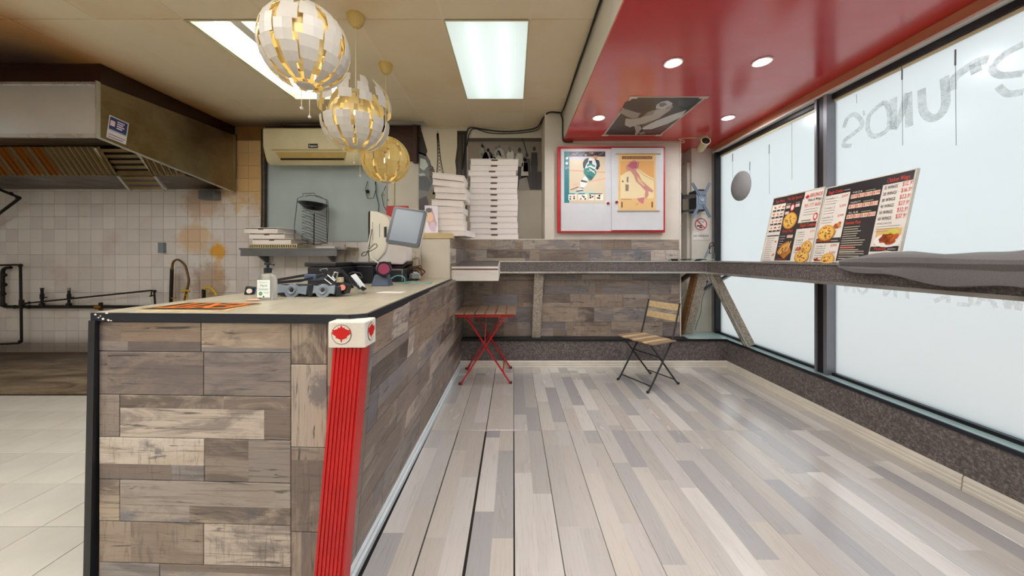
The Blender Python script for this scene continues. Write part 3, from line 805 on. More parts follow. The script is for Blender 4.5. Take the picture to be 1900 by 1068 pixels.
for z0, z1, c in ((1.338,1.455,3.6),(1.19,1.338,3.8),(1.03,1.19,3.5)): htile(3.315, c, z0, z1); htile(c, 3.995, z0, z1)

# ------------------------------------------------------------------ wall-hung bar counter (dining side)
bar = thing('bar_counter', 'L-shaped speckled laminate bar counter fixed along tiled wall and windows', 'counter', (1.0, 3.9, 1.07))
MB().box((-.148,3.81,1.19),(2.5,3.992,1.207)).box((2.155,-1.5,1.19),(2.5,3.81,1.207)).build('bar_top', M_GRAN, bar)
MB().box((-.148,3.80,1.09),(2.146,3.815,1.198)).build('fascia', M_GRAN, bar)
MB().box((2.146,-1.5,1.085),(2.16,3.80,1.198)).build('fascia', M_GRAN, bar)
MB().box((-.148,3.793,1.197),(2.148,3.81,1.209)).build('edge_strip', M_ALU, bar)
MB().box((2.138,-1.5,1.197),(2.155,3.80,1.209)).build('edge_strip', M_ALU, bar)
MB().box((-.148,3.79,1.072),(2.148,3.82,1.09)).build('edge_strip', M_ALU, bar)
MB().box((2.135,-1.5,1.065),(2.165,3.80,1.086)).build('edge_strip', M_ALU, bar)
MB().box((2.143,3.792,1.085),(2.149,3.80,1.2)).build('corner_strip', M_ALU, bar)
MB().box((-.148,3.82,1.085),(2.5,3.99,1.092)).box((2.165,-1.5,1.085),(2.5,3.82,1.092)).build('soffit_board', M_LUMB, bar)
# lowered end with ribbed white front
b = MB().hexa([(-.60,3.36,1.02),(-.15,3.36,1.02),(-.15,3.8,1.075),(-.566,3.8,1.075),(-.60,3.36,1.152),(-.15,3.36,1.152),(-.15,3.8,1.207),(-.566,3.8,1.207)])
b.box((-.57,3.8,1.08),(-.15,3.99,1.207)).build('end_shelf', M_GRAN, bar)
MB().box((-.605,3.345,1.018),(-.148,3.36,1.16)).hexa([(-.15,3.36,1.018),(-.143,3.36,1.018),(-.143,3.8,1.073),(-.15,3.8,1.073),(-.15,3.36,1.16),(-.143,3.36,1.16),(-.143,3.8,1.212),(-.15,3.8,1.212)]).build('end_front', M_WHITE, bar)
for i in range(6): MB().box((-.603,3.339,1.024+.0165*i),(-.15,3.346,1.035+.0165*i)).build('rib', M_WHITE, bar)
MB().box((-.603,3.339,1.128),(-.15,3.346,1.139)).build('red_rib', plain('dark_red_strip', '5e1f1c', .4), bar)['label'] = 'dark red strip above the white ribs'
# posts and braces
MB().hexa([(.215,3.93,.3235),(.315,3.93,.3235),(.315,3.99,.3235),(.215,3.99,.3235),(.24,3.86,1.085),(.35,3.86,1.085),(.35,3.95,1.085),(.24,3.95,1.085)]).build('post', M_GRANL, bar, bevel=.003)
MB().beam((2.10,4.12,.33),(2.135,3.86,1.085), .115, .03, (0,1,.3)).build('brace', M_GRANL, bar, bevel=.002)
MB().beam((2.035,4.14,.33),(2.075,3.89,1.085), .03, .1, (0,1,.3)).build('brace', M_LUMB, bar)
MB().beam((2.47,3.57,.325),(2.19,3.75,1.08), .10, .045, (-.2,-1,0)).build('brace', M_GRANL, bar, bevel=.002)
MB().beam((2.425,3.545,.325),(2.15,3.725,1.08), .012, .05, (-.2,-1,0)).build('brace_edge', M_ALU, bar)
MB().beam((2.32,4.15,.86),(2.46,3.80,1.085), .05, .03).build('brace', M_GREY, bar)
MB().beam((1.97,4.2,.9),(2.1,3.98,1.085), .06, .04).build('brace', M_BRWN, bar)

# ------------------------------------------------------------------ range hood
hood = thing('range_hood', 'large stainless kitchen exhaust hood with baffle filters over the gas pipes', 'hood', (-5.3, 3.7, 2.2))
HX = -3.61
MB().box((-7.0,2.975,2.306),(HX,2.985,2.77)).build('front_panel', M_STEEL, hood)
MB().box((-7.0,2.955,2.29),(HX,2.985,2.318)).box((-7.0,2.965,2.75),(HX,2.985,2.772)).build('front_lip', M_ALU, hood)
MB().hexa([(HX-.006,2.985,2.30),(HX,2.985,2.30),(HX,4.445,2.09),(HX-.006,4.445,2.09),(HX-.006,2.985,2.77),(HX,2.985,2.77),(HX,4.445,2.83),(HX-.006,4.445,2.83)]).build('end_panel', M_STEELG, hood)  # brownish reflection on the hood side is put into the steel colour
MB().box((HX-.006,2.955,2.285),(HX+.006,2.985,2.778)).build('corner_angle', M_ALU, hood)
MB().beam((HX,2.97,2.29),(HX,4.44,2.085), .014, .014).build('edge_angle', M_ALU, hood)
MB().beam((HX+.004,4.41,2.1),(HX+.004,4.41,2.83), .05, .01, (0,1,0)).build('back_angle', M_STEELG, hood)
MB().hexa([(-7.0,2.985,2.315),(HX-.006,2.985,2.315),(HX-.006,3.6,2.42),(-7.0,3.6,2.42),(-7.0,2.985,2.325),(HX-.006,2.985,2.325),(HX-.006,3.6,2.43),(-7.0,3.6,2.43)]).build('inner_lining', M_STEELD, hood)
MB().hexa([(-7.0,3.77,2.15),(HX-.006,3.77,2.15),(HX-.006,4.445,2.135),(-7.0,4.445,2.135),(-7.0,3.77,2.17),(HX-.006,3.77,2.17),(HX-.006,4.445,2.15),(-7.0,4.445,2.15)]).build('grease_trough', M_STEELD, hood)
MB().box((-7.0,3.755,2.15),(HX-.006,3.77,2.2)).build('trough_lip', M_STEELG, hood)
MB().hexa([(-7.0,3.64,2.42),(HX-.006,3.64,2.42),(HX-.006,3.80,2.16),(-7.0,3.80,2.16),(-7.0,3.66,2.43),(HX-.006,3.66,2.43),(HX-.006,3.82,2.17),(-7.0,3.82,2.17)]).build('filter_backing', plain('near_black_backing', '0c0806', .7), hood)  # near-black sheet closing the space behind the baffles
MB().box((-7.0,2.985,2.768),(HX-.002,4.445,2.772)).build('top_panel', M_STEELD, hood)
MB().box((-7.0,2.99,2.772),(HX-.004,3.0,2.943)).box((HX-.014,3.0,2.772),(HX-.004,4.44,2.943)).build('closure_panel', plain('glossy_dark_brown_panel', '2a130a', .16, var=.1), hood)
x = -6.98; k = 0
bm = None
while x < HX-.03:
    if not (-4.36 < x < -3.98):
        M = frame((x, 3.685, 2.285), (0, .16, -.26), EX)
        if bm is None:
            q = MB().prism([(-.155,-.017),(.155,-.017),(.155,.017),(-.155,.017)], .006).prism([(-.155,-.017),(.155,-.017),(.155,-.011),(-.155,-.011)], .02); bm = [q.mesh('baffle', M_STEELG), q.mesh('baffle', m_steel('amber_greasy_steel', 'b07a3c', .32, (1,1,40), '6a3c14'))]
        inst('baffle', bm[1 if x < -4.95 and k % 3 else 0], M, hood)
    x += .062; k += 1
# the loose filter hanging out of its rack
fp, fq = Vector((-4.40,3.6,2.405)), Vector((-4.40,3.93,2.02))
fw = .41
for xx in (0, fw): MB().beam(fp+Vector((xx,0,0)), fq+Vector((xx,0,0)), .03, .025).build('filter_rail', M_ALU, hood)
for i in range(8):
    c = fp.lerp(fq, .06+i*.125)
    MB().beam(c+Vector((.015,0,0)), c+Vector((fw-.015,0,0)), .034, .012, (0,.75,.6)).build('filter_slat', M_STEELG, hood)
st = Print(.0006, .5)
st.rect('dcd6d8', 0, 0, .155, .21, 1); st.rect('27346f', .008, .09, .147, .2, 2); st.rect('e9c6c6', .014, .12, .05, .17, 3);
for i, w in enumerate((.06, .05, .06, .045)): st.rect('e4d6e0', .065, .172-.02*i, .065+w, .183-.02*i, 3)
st.rect('8e97a0', .008, .078, .147, .09, 2); st.rect('8d3a4a', .012, .036, .143, .042, 2); st.rect('55405e', .012, .014, .13, .02, 2)
st.build('inspection_sticker', frame((HX+.0012,3.03,2.315), (0,1,-.12), EZ), hood)
# box under the hood edge and switch box on the tiles
tag(MB().box((sx(373,4.38),4.34,sz(370,4.38)),(sx(402,4.38),4.448,sz(353,4.38))).build('junction_box', M_GREYM, bevel=.003), 'grey metal junction box on the tiles just under the hood end', 'box')
tag(MB().box((sx(294,4.42),4.41,sz(469,4.42)),(sx(304.5,4.42),4.4495,sz(450,4.42))).build('switch_box', M_GREY, bevel=.004), 'small grey switch box on the white tiles above the gas hose', 'switch')

# ------------------------------------------------------------------ gas pipes on the kitchen wall
def el(*pts, r=.05, n=4):
    """polyline with rounded corners"""
    P = [Vector(p) for p in pts]; out = [P[0]]
    for a, b_, c in zip(P, P[1:], P[2:]):
        u, v = (a-b_).normalized()*r, (c-b_).normalized()*r
        for i in range(n+1):
            t = i/n; out.append((b_+u)*(1-t)**2+b_*2*t*(1-t)+(b_+v)*t*t)
    return out+[P[-1]]
YP = 4.38
gm = thing('gas_manifold', 'thick black iron gas pipe with valve risers along the kitchen tiles', 'pipe', (-6.0, YP, .5))
MB().tube(el(PT(20,496,YP), PT(5,497,YP), PT(5,569,YP), PT(330,569,YP), r=.06), .019, 10).build('main_pipe', M_PIPE, gm, smooth=True)
for px, top in ((78,536),(128,534)):
    MB().tube([PT(px,569,YP),PT(px,top,YP)], .014, 8).tube([PT(px,571,YP),PT(px,562,YP)], .026, 10).tube([PT(px,554,YP),PT(px,545,YP)], .02, 8).build('riser', M_PIPE, gm, smooth=True)
    MB().tube([PT(px,top,YP),PT(px,top-2 if px == 78 else top+5,YP)], .018, 8).build('cap', M_SILV if px == 128 else M_PIPE, gm)
    MB().beam(PT(px,551,YP-.02),PT(px+9,551.5,YP-.02), .008, .012).build('valve_handle', M_PIPE, gm)
MB().tube([PT(178,570,YP),PT(190,570,YP)], .026, 8).build('union', M_BRASS, gm)
MB().tube([PT(187,575,YP),PT(187,561,YP)], .02, 8).build('valve', M_PIPE, gm)
for px, py, r in ((28,569,.025),(8,510,.026),(8,528,.027),(6,545,.027),(54,569,.027),(6,565,.03)):
    MB().ball(PT(px,py,YP), r, 10).build('fitting', M_PIPE, gm, smooth=True)
gl = thing('gas_loop_pipe', 'thin black pipe loop bent around the end of the gas main', 'pipe', (-6.4, YP-.06, .4))
MB().tube(el(PT(-60,493,YP-.05), PT(38,491,YP-.05), PT(40,636,YP-.05), PT(-60,641,YP-.05), r=.05), .013, 8).build('pipe', M_PIPE, gl, smooth=True)
MB().tube([PT(40,568,YP-.05),PT(40,556,YP-.05)], .022, 8).build('tee', M_PIPE, gl)
for py in (492, 633): MB().ball(PT(38,py,YP-.05), .022, 10).build('elbow', M_PIPE, gl, smooth=True)
gs = thing('gas_branch_pipe', 'slim black pipe rising at a slant across the valve risers', 'pipe', (-5.3, YP-.04, .55))
MB().tube(el(PT(42,563,YP-.05), PT(286,538,YP-.05), PT(288,566,YP-.05), r=.04), .010, 8).build('pipe', M_PIPE, gs, smooth=True)
for px, py in ((46,563),(54,561.5),(287,540)): MB().ball(PT(px,py,YP-.05), .018, 10).build('fitting', M_PIPE, gs, smooth=True)
MB().tube([PT(281,539,YP-.05),PT(280.5,549,YP-.05)], .007, 6).tube([PT(278,549,YP-.05),PT(284,548,YP-.05)], .009, 6).build('bleed_cock', M_PIPE, gs)
tag(MB().tube(el(PT(-14,346,YP-.1), PT(37,367,YP-.1), PT(-60,440,YP-.1), r=.04), .016, 8).ball(PT(34,367,YP-.1), .026, 10).ball(PT(20,359,YP-.1), .022, 8).build('pot_filler_arm', M_PIPE, smooth=True), 'black jointed pipe arm folded on the tiles under the hood', 'pipe')
h1 = thing('gas_hose', 'tall looping gas hose with yellow tag on black riser behind the counter', 'hose', tuple(PT(320,560,4.3)))
MB().tube([PT(315,655,4.34),PT(317,562,4.34),PT(319,498,4.34)], .018, 8).build('riser', M_PIPE, h1, smooth=True)
MB().tube(el(PT(319,500,4.3), PT(321,484,4.3), PT(331,480,4.3), PT(344,492,4.3), PT(351,520,4.3), PT(346,542,4.3), PT(342,560,4.3), r=.045), .013, 8).build('hose', plain('amber_braided_hose', '6e4a22', .4, .3, var=.2, vscale=60), h1, smooth=True)
MB().tube([PT(337,541,4.26),PT(344,538,4.26),PT(352,540,4.26)], .013, 8).tube([PT(342,548,4.27),PT(348,545,4.27),PT(346,556,4.27)], .008, 6).build('tag', M_YEL, h1, smooth=True)
MB().beam(PT(318,553,4.3), PT(327,552,4.3), .01, .014).build('valve_handle', M_BRASS, h1)
h2 = thing('gas_hose', 'short yellow coiled hose on a dark stub beside the tall gas hose', 'hose', tuple(PT(378,552,4.3)))
MB().tube([PT(378,655,4.34),PT(378,536,4.34)], .02, 8).build('stub', M_PIPE, h2, smooth=True)
MB().tube(el(PT(379,536,4.3), PT(384,531,4.3), PT(393,534,4.3), PT(403,548,4.3), r=.03), .014, 8).tube([PT(384,546,4.28),PT(390,540,4.28),PT(396,543,4.28)], .008, 6).build('hose', M_YEL, h2, smooth=True)

# ------------------------------------------------------------------ air conditioner
ac = thing('air_conditioner', 'yellowed wall-mounted split air conditioner above grey wall panel', 'air conditioner', (-2.48, 4.4, 2.42))
ax0, ax1 = -3.055, -1.88
prof = [(4.425,2.43),(4.27,2.40),(4.22,2.43),(4.185,2.52),(4.17,2.56),(4.155,2.60),(4.15,2.805),(4.17,2.825),(4.425,2.83)]
b = MB(); rows = []
for x, s in ((ax0+.03,.0),(ax0+.006,.6),(ax0,1.0)): rows.append((x, s))
secs = [(ax0,.93,.03),(ax0+.012,.98,.008),(ax0+.03,1,0),(ax1-.03,1,0),(ax1-.012,.98,.008),(ax1,.93,.03)]
n = len(prof)
vs = []
for x, s, d in secs:
    for (y, z) in prof: vs.append((x, 4.425+(y-4.425)*s, 2.83-(2.83-z)*(1-d*1.2)))
fs = []
for i in range(len(secs)-1):
    for j in range(n): fs.append((i*n+j, i*n+(j+1) % n, (i+1)*n+(j+1) % n, (i+1)*n+j))
fs += [tuple(range(n))[::-1], tuple((len(secs)-1)*n+j for j in range(n))]
b._add(vs, fs).build('body', M_CREAM, ac, smooth=True)
MB().hexa([(ax0+.2,4.225,2.425),(ax1-.2,4.225,2.425),(ax1-.2,4.30,2.445),(ax0+.2,4.30,2.445),(ax0+.16,4.165,2.53),(ax1-.16,4.165,2.53),(ax1-.16,4.2,2.54),(ax0+.16,4.2,2.54)]).build('louver', plain('yellow_louver_plastic', 'b59a58', .4), ac)
MB().beam((ax0+.2,4.196,2.455),(ax1-.2,4.196,2.455), .008, .02).build('slot', plain('slot_dark', '1e120a', .8, var=0), ac)
MB().beam((ax0+.12,4.163,2.558),(ax1-.12,4.163,2.558), .012, .006).build('seam', plain('yellow_louver_plastic', 'b59a58', .4), ac)
lg = Print(.0008, .4); lg.rect('1a1c20', 0, 0, .115, .052, 1); lg.text('dfe3e8', 'Regency', .01, .015, .024, 2, .095, .002)
lg.build('brand_plate', frame((sx(572,4.15),4.1495,sz(274.5,4.15)), EX, EZ), ac)
pb = thing('pipe_bundle', 'rusty brown refrigerant pipe bundle running down beside the grey wall panel', 'pipe', (-3.24, 4.42, 1.9))
for px, m, r in ((486.5, M_PIPE, .012), (489.5, plain('rust_lagging', '6a5642', .8, var=.2, vscale=20), .013), (493, M_PIPE, .012)):
    MB().tube([PT(px+random.uniform(-.5,.5), y, 4.41) for y in (240, 290, 330, 380, 422)], r, 8).build('pipe', m, pb, smooth=True)
# ------------------------------------------------------------------ pendant lamps: ball of jagged leaves, white outside, gold inside
BULB = emit('warm_bulb', (1,.86,.58), E_BULB)
def leaf_mesh(R, bands, mo, mi, t=.0025):
    """one gore of the ball: bands of (lat0, lat1, lon0, lon1), a solid thin shell"""
    b = MB()
    def P(r, la, lo):
        la, lo = math.radians(la), math.radians(lo)
        return (r*math.cos(la)*math.cos(lo), r*math.cos(la)*math.sin(lo), r*math.sin(la))
    for la0, la1, lo0, lo1 in bands:
        nl, no = max(1, round((la1-la0)/12)), 2
        G = [[(la0+(la1-la0)*i/nl, lo0+(lo1-lo0)*j/no) for j in range(no+1)] for i in range(nl+1)]
        b.grid([[P(R, *q) for q in r] for r in G], 0)
        b.grid([[P(R-t, *q) for q in r] for r in G], 1)
        edge = G[0]+[r[-1] for r in G[1:]]+G[-1][::-1][1:]+[r[0] for r in G[::-1]][1:]
        b.grid([[P(R, *q) for q in edge], [P(R-t, *q) for q in edge]], 1)
    return b.mesh('leaf', [mo, mi])
RB = .205
BO = [(-68,-46,-8,8),(-46,-22,-9.5,14),(-22,4,-14,9),(4,30,-9,14.5),(30,52,-13,8),(52,70,-8,12)]
BO2 = [(-68,-40,-10,7),(-40,-12,-14,10),(-12,14,-9,14),(14,40,-14,8),(40,70,-8,11)]
BI = [(-62,-50,-6,12),(-50,-30,-16,5),(-30,-10,-5,16),(-10,16,-16,6),(16,38,-4,16),(38,62,-12,8)]
m_o1 = leaf_mesh(RB, BO, M_LWHITE, M_GOLD); m_o2 = leaf_mesh(RB, BO2, M_LWHITE, M_GOLD); m_in = leaf_mesh(RB*.9, BI, M_GOLD, M_GOLD)
LG = plain('lit_cream_lamp_plastic', 'dcbf74', .35, var=.03)
m_g1 = leaf_mesh(RB, BO, LG, M_GOLD); m_g2 = leaf_mesh(RB, BO2, LG, M_GOLD)
m_up = leaf_mesh(RB, [(6,22,-9,14),(22,40,-14,9),(40,66,-8,12)], M_LWHITE, M_GOLD)
m_dn = leaf_mesh(RB, [(-66,-44,-8,10),(-44,-20,-12,14),(-20,6,-15,10)], M_LWHITE, M_GOLD)
def pendant(x, y, z, label, mode):
    t = thing('pendant_lamp', label, 'lamp', (x, y, z), 0, 'three ball pendant lamps over the counter')
    T = Matrix.Translation((x, y, z))
    MB().lathe([(.0,CEIL-.085),(.018,CEIL-.085),(.045,CEIL-.06),(.058,CEIL-.02),(.06,CEIL+.002)], 20, Matrix.Translation((x,y,0))).build('canopy', M_CANOPY, t, smooth=True)
    MB().tube([(x,y,CEIL-.08),(x,y,z+.07)], .0035, 6).build('cord', M_CREAM, t)
    MB().lathe([(.006,.15),(.022,.14),(.024,.06),(.018,.055),(.018,.05)], 14, T).build('socket', M_LWHITE, t, smooth=True)
    MB().ball((x,y,z+.015), .034, 14, 0, (1,1,1.15)).build('bulb', BULB, t, smooth=True)
    MB().lathe([(.006,.205),(.05,.196),(.052,.19),(.006,.19)], 16, T).build('top_disc', M_LWHITE, t, smooth=True)
    MB().lathe([(.0,-.2),(.04,-.196),(.042,-.19),(.0,-.186)], 16, T).build('bottom_disc', M_LWHITE, t, smooth=True)
    MB().tube([(x,y,z-.19),(x,y,z-.02)], .004, 6).build('centre_rod', M_LWHITE, t, smooth=True)
    for i, (dx, l) in enumerate(((-.02,.10),(.02,.145)) if mode != 'open' else ((-.012,.1),(.03,.19))):
        MB().tube([(x+dx,y,z-.185),(x+dx,y,z-.2-l)], .0012, 5).build('pull_cord', M_CREAM, t)
        MB().ball((x+dx,y,z-.205-l), .008, 10).build('bead', M_BRASS if mode == 'gold' else M_LWHITE, t, smooth=True)
    for i in range(12):
        R = Matrix.Rotation(2*PI*i/12+.13, 4, 'Z')
        if mode == 'open':
            up = T @ R @ Matrix.Translation((.035,0,.085)) @ Matrix.Rotation(math.radians(14), 4, 'Y')
            dn = T @ R @ Matrix.Translation((.02,0,-.02)) @ Matrix.Rotation(math.radians(6), 4, 'Y')
            inst('leaf', m_up, up, t); inst('leaf', m_dn, dn, t)
            inst('inner_leaf', m_in, T @ Matrix.Rotation(2*PI*(i+.5)/12, 4, 'Z') @ Matrix.Diagonal((.93,.93,.93,1)), t)
        else:
            inst('leaf', (m_g1 if i % 2 else m_g2) if mode == 'gold' else (m_o1 if i % 2 else m_o2), T @ R, t)
            inst('inner_leaf', m_in, T @ Matrix.Rotation(2*PI*(i+.5)/12+.13, 4, 'Z'), t)
    # stays that carry the leaves
    b = MB()
    for i in range(6):
        a = 2*PI*i/6
        pts = [(x+math.cos(a)*math.cos(la)*RB*.86, y+math.sin(a)*math.cos(la)*RB*.86, z+math.sin(la)*RB*.92) for la in [math.radians(-80+20*k) for k in range(9)]]
        b.tube(pts, .0022, 5)
    b.build('stay', M_GOLD, t)
    return t
pendant(sx(567,1.72), 1.72, sz(88,1.72), 'closed ball pendant of white leaves hanging before the open ceiling fixture, largest of three', 'white')
pendant(sx(660,2.4), 2.4, sz(222,2.4), 'opened-out ball pendant with spread white leaves and golden inside, middle of three', 'open')
pendant(sx(716,3.01), 3.01, sz(297,3.01), 'golden cream ball pendant hanging above the touch screen, farthest of three', 'gold')

# ------------------------------------------------------------------ wall cabinet with sliding doors, posters
YC = 3.94
M_DOOR = plain('cool_white_door', 'cccdd0', .35, var=.02)
cab = thing('wall_cabinet', 'red-framed white wall cabinet with two sliding doors and red knobs', 'cabinet', (sx(1134,YC), YW, sz(431,YC)))
def R4(px0, py0, px1, py1, y): return sx(px0,y), sz(py1,y), sx(px1,y), sz(py0,y)   # x0,z0,x1,z1
x0, z0, x1, z1 = R4(1035,272,1234,431,YC)
fw = .03
MB().box((x0,YC,z0),(x0+fw,YW,z1)).box((x1-fw*.6,YC,z0),(x1,YW,z1)).box((x0+fw,YC,z0),(x1-fw*.6,YW,z0+.022)).box((x0+fw,YC,z1-.028),(x1-fw*.6,YW,z1)).build('frame', M_REDL, cab)
MB().box((x0+.01,YC+.03,z0+.01),(x1-.01,YW,z1-.01)).build('back', M_WHITE, cab)
a0, c0, a1, c1 = R4(1040.5,276,1136,428.5,YC); MB().box((a0,YC-.004,c0),(a1,YC+.012,c1)).build('door', M_DOOR, cab, bevel=.002)
a0, c0, a1, c1 = R4(1134,275,1230,427,YC); MB().box((a0,YC-.018,c0),(a1,YC-.006,c1)).build('door', M_DOOR, cab, bevel=.002)
for px, py, yy in ((1128,377,YC-.006),(1144,375,YC-.02)):
    c = PT(px,py,yy); Mk = frame(c, EX, EZ)
    MB().lathe([(.026,0),(.026,.003),(.02,.005),(0,.006)], 18, Mk).build('knob_plate', M_WHITE, cab, smooth=True)
    MB().lathe([(.016,.004),(.017,.012),(.012,.02),(0,.022)], 16, Mk).build('knob', plain('dark_red_knob', '8e0f1c', .35), cab, smooth=True)
# hockey poster
def poster(name, label, cat, M, w, h, thick=.0015, paper=None):
    t = thing(name, label, cat, tuple(M.translation))
    W_ = M
    b = MB(); b.prism([(0,0),(w,0),(w,h),(0,h)], thick, M); b.build('sheet', paper or M_WHITE, t)
    return t
x0, z0, x1, z1 = R4(1047,281,1123,376,YC-.005); w, h = x1-x0, z1-z0
Mp = frame((x0,YC-.005,z0), EX, EZ)
hp = poster('hockey_poster', 'poster of a skating ice hockey player with teal side band on cabinet door', 'poster', Mp, w, h)
p = Print(.0004, .35)
p.rect('d6c6a8', 0, 0, w, h, 4); p.rect('1f7c88', 0, .0, .12*w, h, 5)
p.rect('3a3238', .12*w, .9*h, w, h, 5)
for i in range(16): p.ell(random.choice(['8a5a50','5a6478','b08a78','2a2a33','7c4a52']), (.16+.052*i)*w, random.uniform(.91,.98)*h, .03*w, .022*h, 6, 8)
p.rect('c9c6cc', .12*w, .84*h, .6*w, .9*h, 5); p.poly('d9a48c', [(.12*w,.62*h),(w,.58*h),(w,.6*h),(.12*w,.645*h)], 5)
p.poly('e3b098', [(.2*w,.33*h),(w,.46*h),(w,.49*h),(.2*w,.36*h)], 5); p.rect('9fd0cf', .12*w, .185*h, .75*w, .215*h, 6)
U = lambda pts: [(a*w, c*h) for a, c in pts]
p.poly('e4e8e4', U([(.5,.83),(.58,.88),(.7,.86),(.8,.8),(.79,.66),(.62,.6),(.5,.68)]), 7)
p.poly('26343e', U([(.45,.78),(.5,.85),(.6,.88),(.58,.8),(.53,.74),(.5,.66),(.46,.68)]), 8)
p.poly('26343e', U([(.74,.86),(.85,.82),(.87,.72),(.82,.64),(.76,.66),(.79,.74)]), 8)
p.poly('3c8a86', U([(.54,.74),(.64,.78),(.76,.72),(.74,.69),(.64,.73),(.56,.7)]), 8); p.rect('2a3a44', .6*w, .76*h, .68*w, .82*h, 9)
p.poly('1f7d78', U([(.48,.66),(.62,.7),(.77,.64),(.78,.57),(.68,.45),(.62,.42),(.54,.5),(.47,.58)]), 9)
p.poly('e4e8e4', U([(.6,.68),(.74,.6),(.76,.56),(.62,.64)]), 10); p.poly('145a58', U([(.56,.56),(.7,.5),(.66,.44),(.56,.5)]), 10)
p.ell('c98f74', .76*w, .895*h, .05*w, .045*h, 9, 12); p.poly('1d1d22', U([(.7,.92),(.74,.975),(.83,.96),(.83,.92)]), 10)
p.poly('e8e6e0', U([(.5,.52),(.58,.48),(.55,.36),(.47,.28),(.4,.28),(.38,.4)]), 8); p.poly('3a4c58', U([(.42,.45),(.56,.42),(.55,.39),(.4,.41)]), 9)
p.poly('d8d8d8', U([(.33,.28),(.47,.3),(.46,.24),(.3,.22)]), 8); p.poly('34343c', U([(.3,.235),(.46,.25),(.46,.232),(.28,.215)]), 9)
p.line('7c2420', U([(.15,.25),(.34,.31)]), .008, 9); p.line('d8c8b0', U([(.56,.62),(.86,.63)]), .006, 10)
for i, (a, c) in enumerate(((.1,.3),(.34,.56),(.6,.72),(.76,.95))):
    p.rect('efe8da', a*w, .05*h, c*w, .165*h, 6)
    for k in range(4): p.ell(['c84a3a','24303c','2b8c96','3a3a44'][(i+k) % 4], random.uniform(a+.03,c-.03)*w, random.uniform(.07,.15)*h, .025*w, .018*h, 7, 8)
    p.rect('24303c', a*w, .165*h, (a+.16)*w, .18*h, 7)
p.text('f2f2f2', '21', .02*w, .66*h, .05*h, 7, .08*w); p.ell('e8efef', .06*w, .77*h, .035*w, .03*h, 7, 10); p.poly('e8efef', U([(.03,.88),(.1,.9),(.09,.85),(.04,.84)]), 7)
p.build('print', Mp, hp)
x0, z0, x1, z1 = R4(1147,284,1217,389,YC-.019); w, h = x1-x0, z1-z0
Mp = frame((x0,YC-.019,z0), EX, EZ)
mp = poster('italy_map', 'parchment scroll map of Italy hanging on the second cabinet door', 'map', Mp, w, h, .0015, plain('parchment', 'e2c48e', .7, var=.05))
MB().tube([(x0-.03,YC-.026,z1-.01),(x1+.05,YC-.026,z1-.01)], .006, 8).build('top_rod', M_OAKB, mp, smooth=True)
MB().tube([(x0-.01,YC-.026,z0-.012),(x1+.04,YC-.026,z0-.012)], .006, 8).build('bottom_rod', M_OAKB, mp, smooth=True)
p = Print(.0004, .7)
p.rect('e0ba80', .03*w, .0, .97*w, h, 4); p.rect('e8d2a0', .06*w, .2*h, .94*w, .86*h, 5); p.poly('dfa765', U([(.06,.86),(.94,.86),(.94,.55),(.75,.62),(.5,.74),(.2,.66),(.06,.6)]), 6)
p.rect('7c4a2c', .1*w, .895*h, .9*w, .945*h, 5)
p.text('e0b070', 'CARTA GEOGRAFICA ITALIA', .13*w, .906*h, .028*h, 6, .75*w)
p.poly('e6d3a8', U([(.08,.6),(.22,.67),(.34,.65),(.5,.48),(.7,.3),(.6,.21),(.08,.21)]), 7)
p.poly('c58a80', U([(.2,.76),(.3,.84),(.42,.88),(.55,.84),(.53,.74),(.47,.7),(.55,.62),(.62,.52),(.75,.44),(.93,.34),(.9,.3),(.8,.33),(.8,.25),(.72,.18),(.7,.26),(.72,.33),(.6,.42),(.47,.5),(.42,.6),(.33,.68),(.22,.7)]), 8)
p.poly('b5606c', U([(.24,.77),(.36,.85),(.5,.84),(.5,.74),(.38,.72)]), 9); p.poly('d9b58c', U([(.5,.6),(.6,.52),(.72,.42),(.66,.42),(.52,.5)]), 9)
p.poly('c87880', U([(.5,.2),(.7,.22),(.66,.1),(.55,.14)]), 9); p.poly('8c7a6a', U([(.19,.45),(.28,.44),(.27,.33),(.19,.33)]), 8); p.poly('8c7a6a', U([(.23,.58),(.27,.58),(.27,.48),(.22,.49)]), 8)
p.line('7a5a48', U([(.55,.84),(.5,.72),(.7,.6),(.93,.52)]), .003, 10)
for a in (.0, PI/4, PI/2, 3*PI/4): p.line('7a6a50', [(.12*w+.03*w*math.cos(a), .5*h+.03*w*math.sin(a)), (.12*w-.03*w*math.cos(a), .5*h-.03*w*math.sin(a))], .004, 9)
p.rect('dfb87c', .06*w, .02*h, .94*w, .15*h, 6)
for a in (.1, .9): p.rect('6a3a1c', (a-.02)*w, .04*h, (a+.015)*w, .14*h, 7)
p.line('a87840', U([(.44,.07),(.52,.1),(.48,.12)]), .004, 7); p.line('8a6034', U([(.08,.185),(.35,.18)]), .005, 7)
p.build('print', Mp, mp)
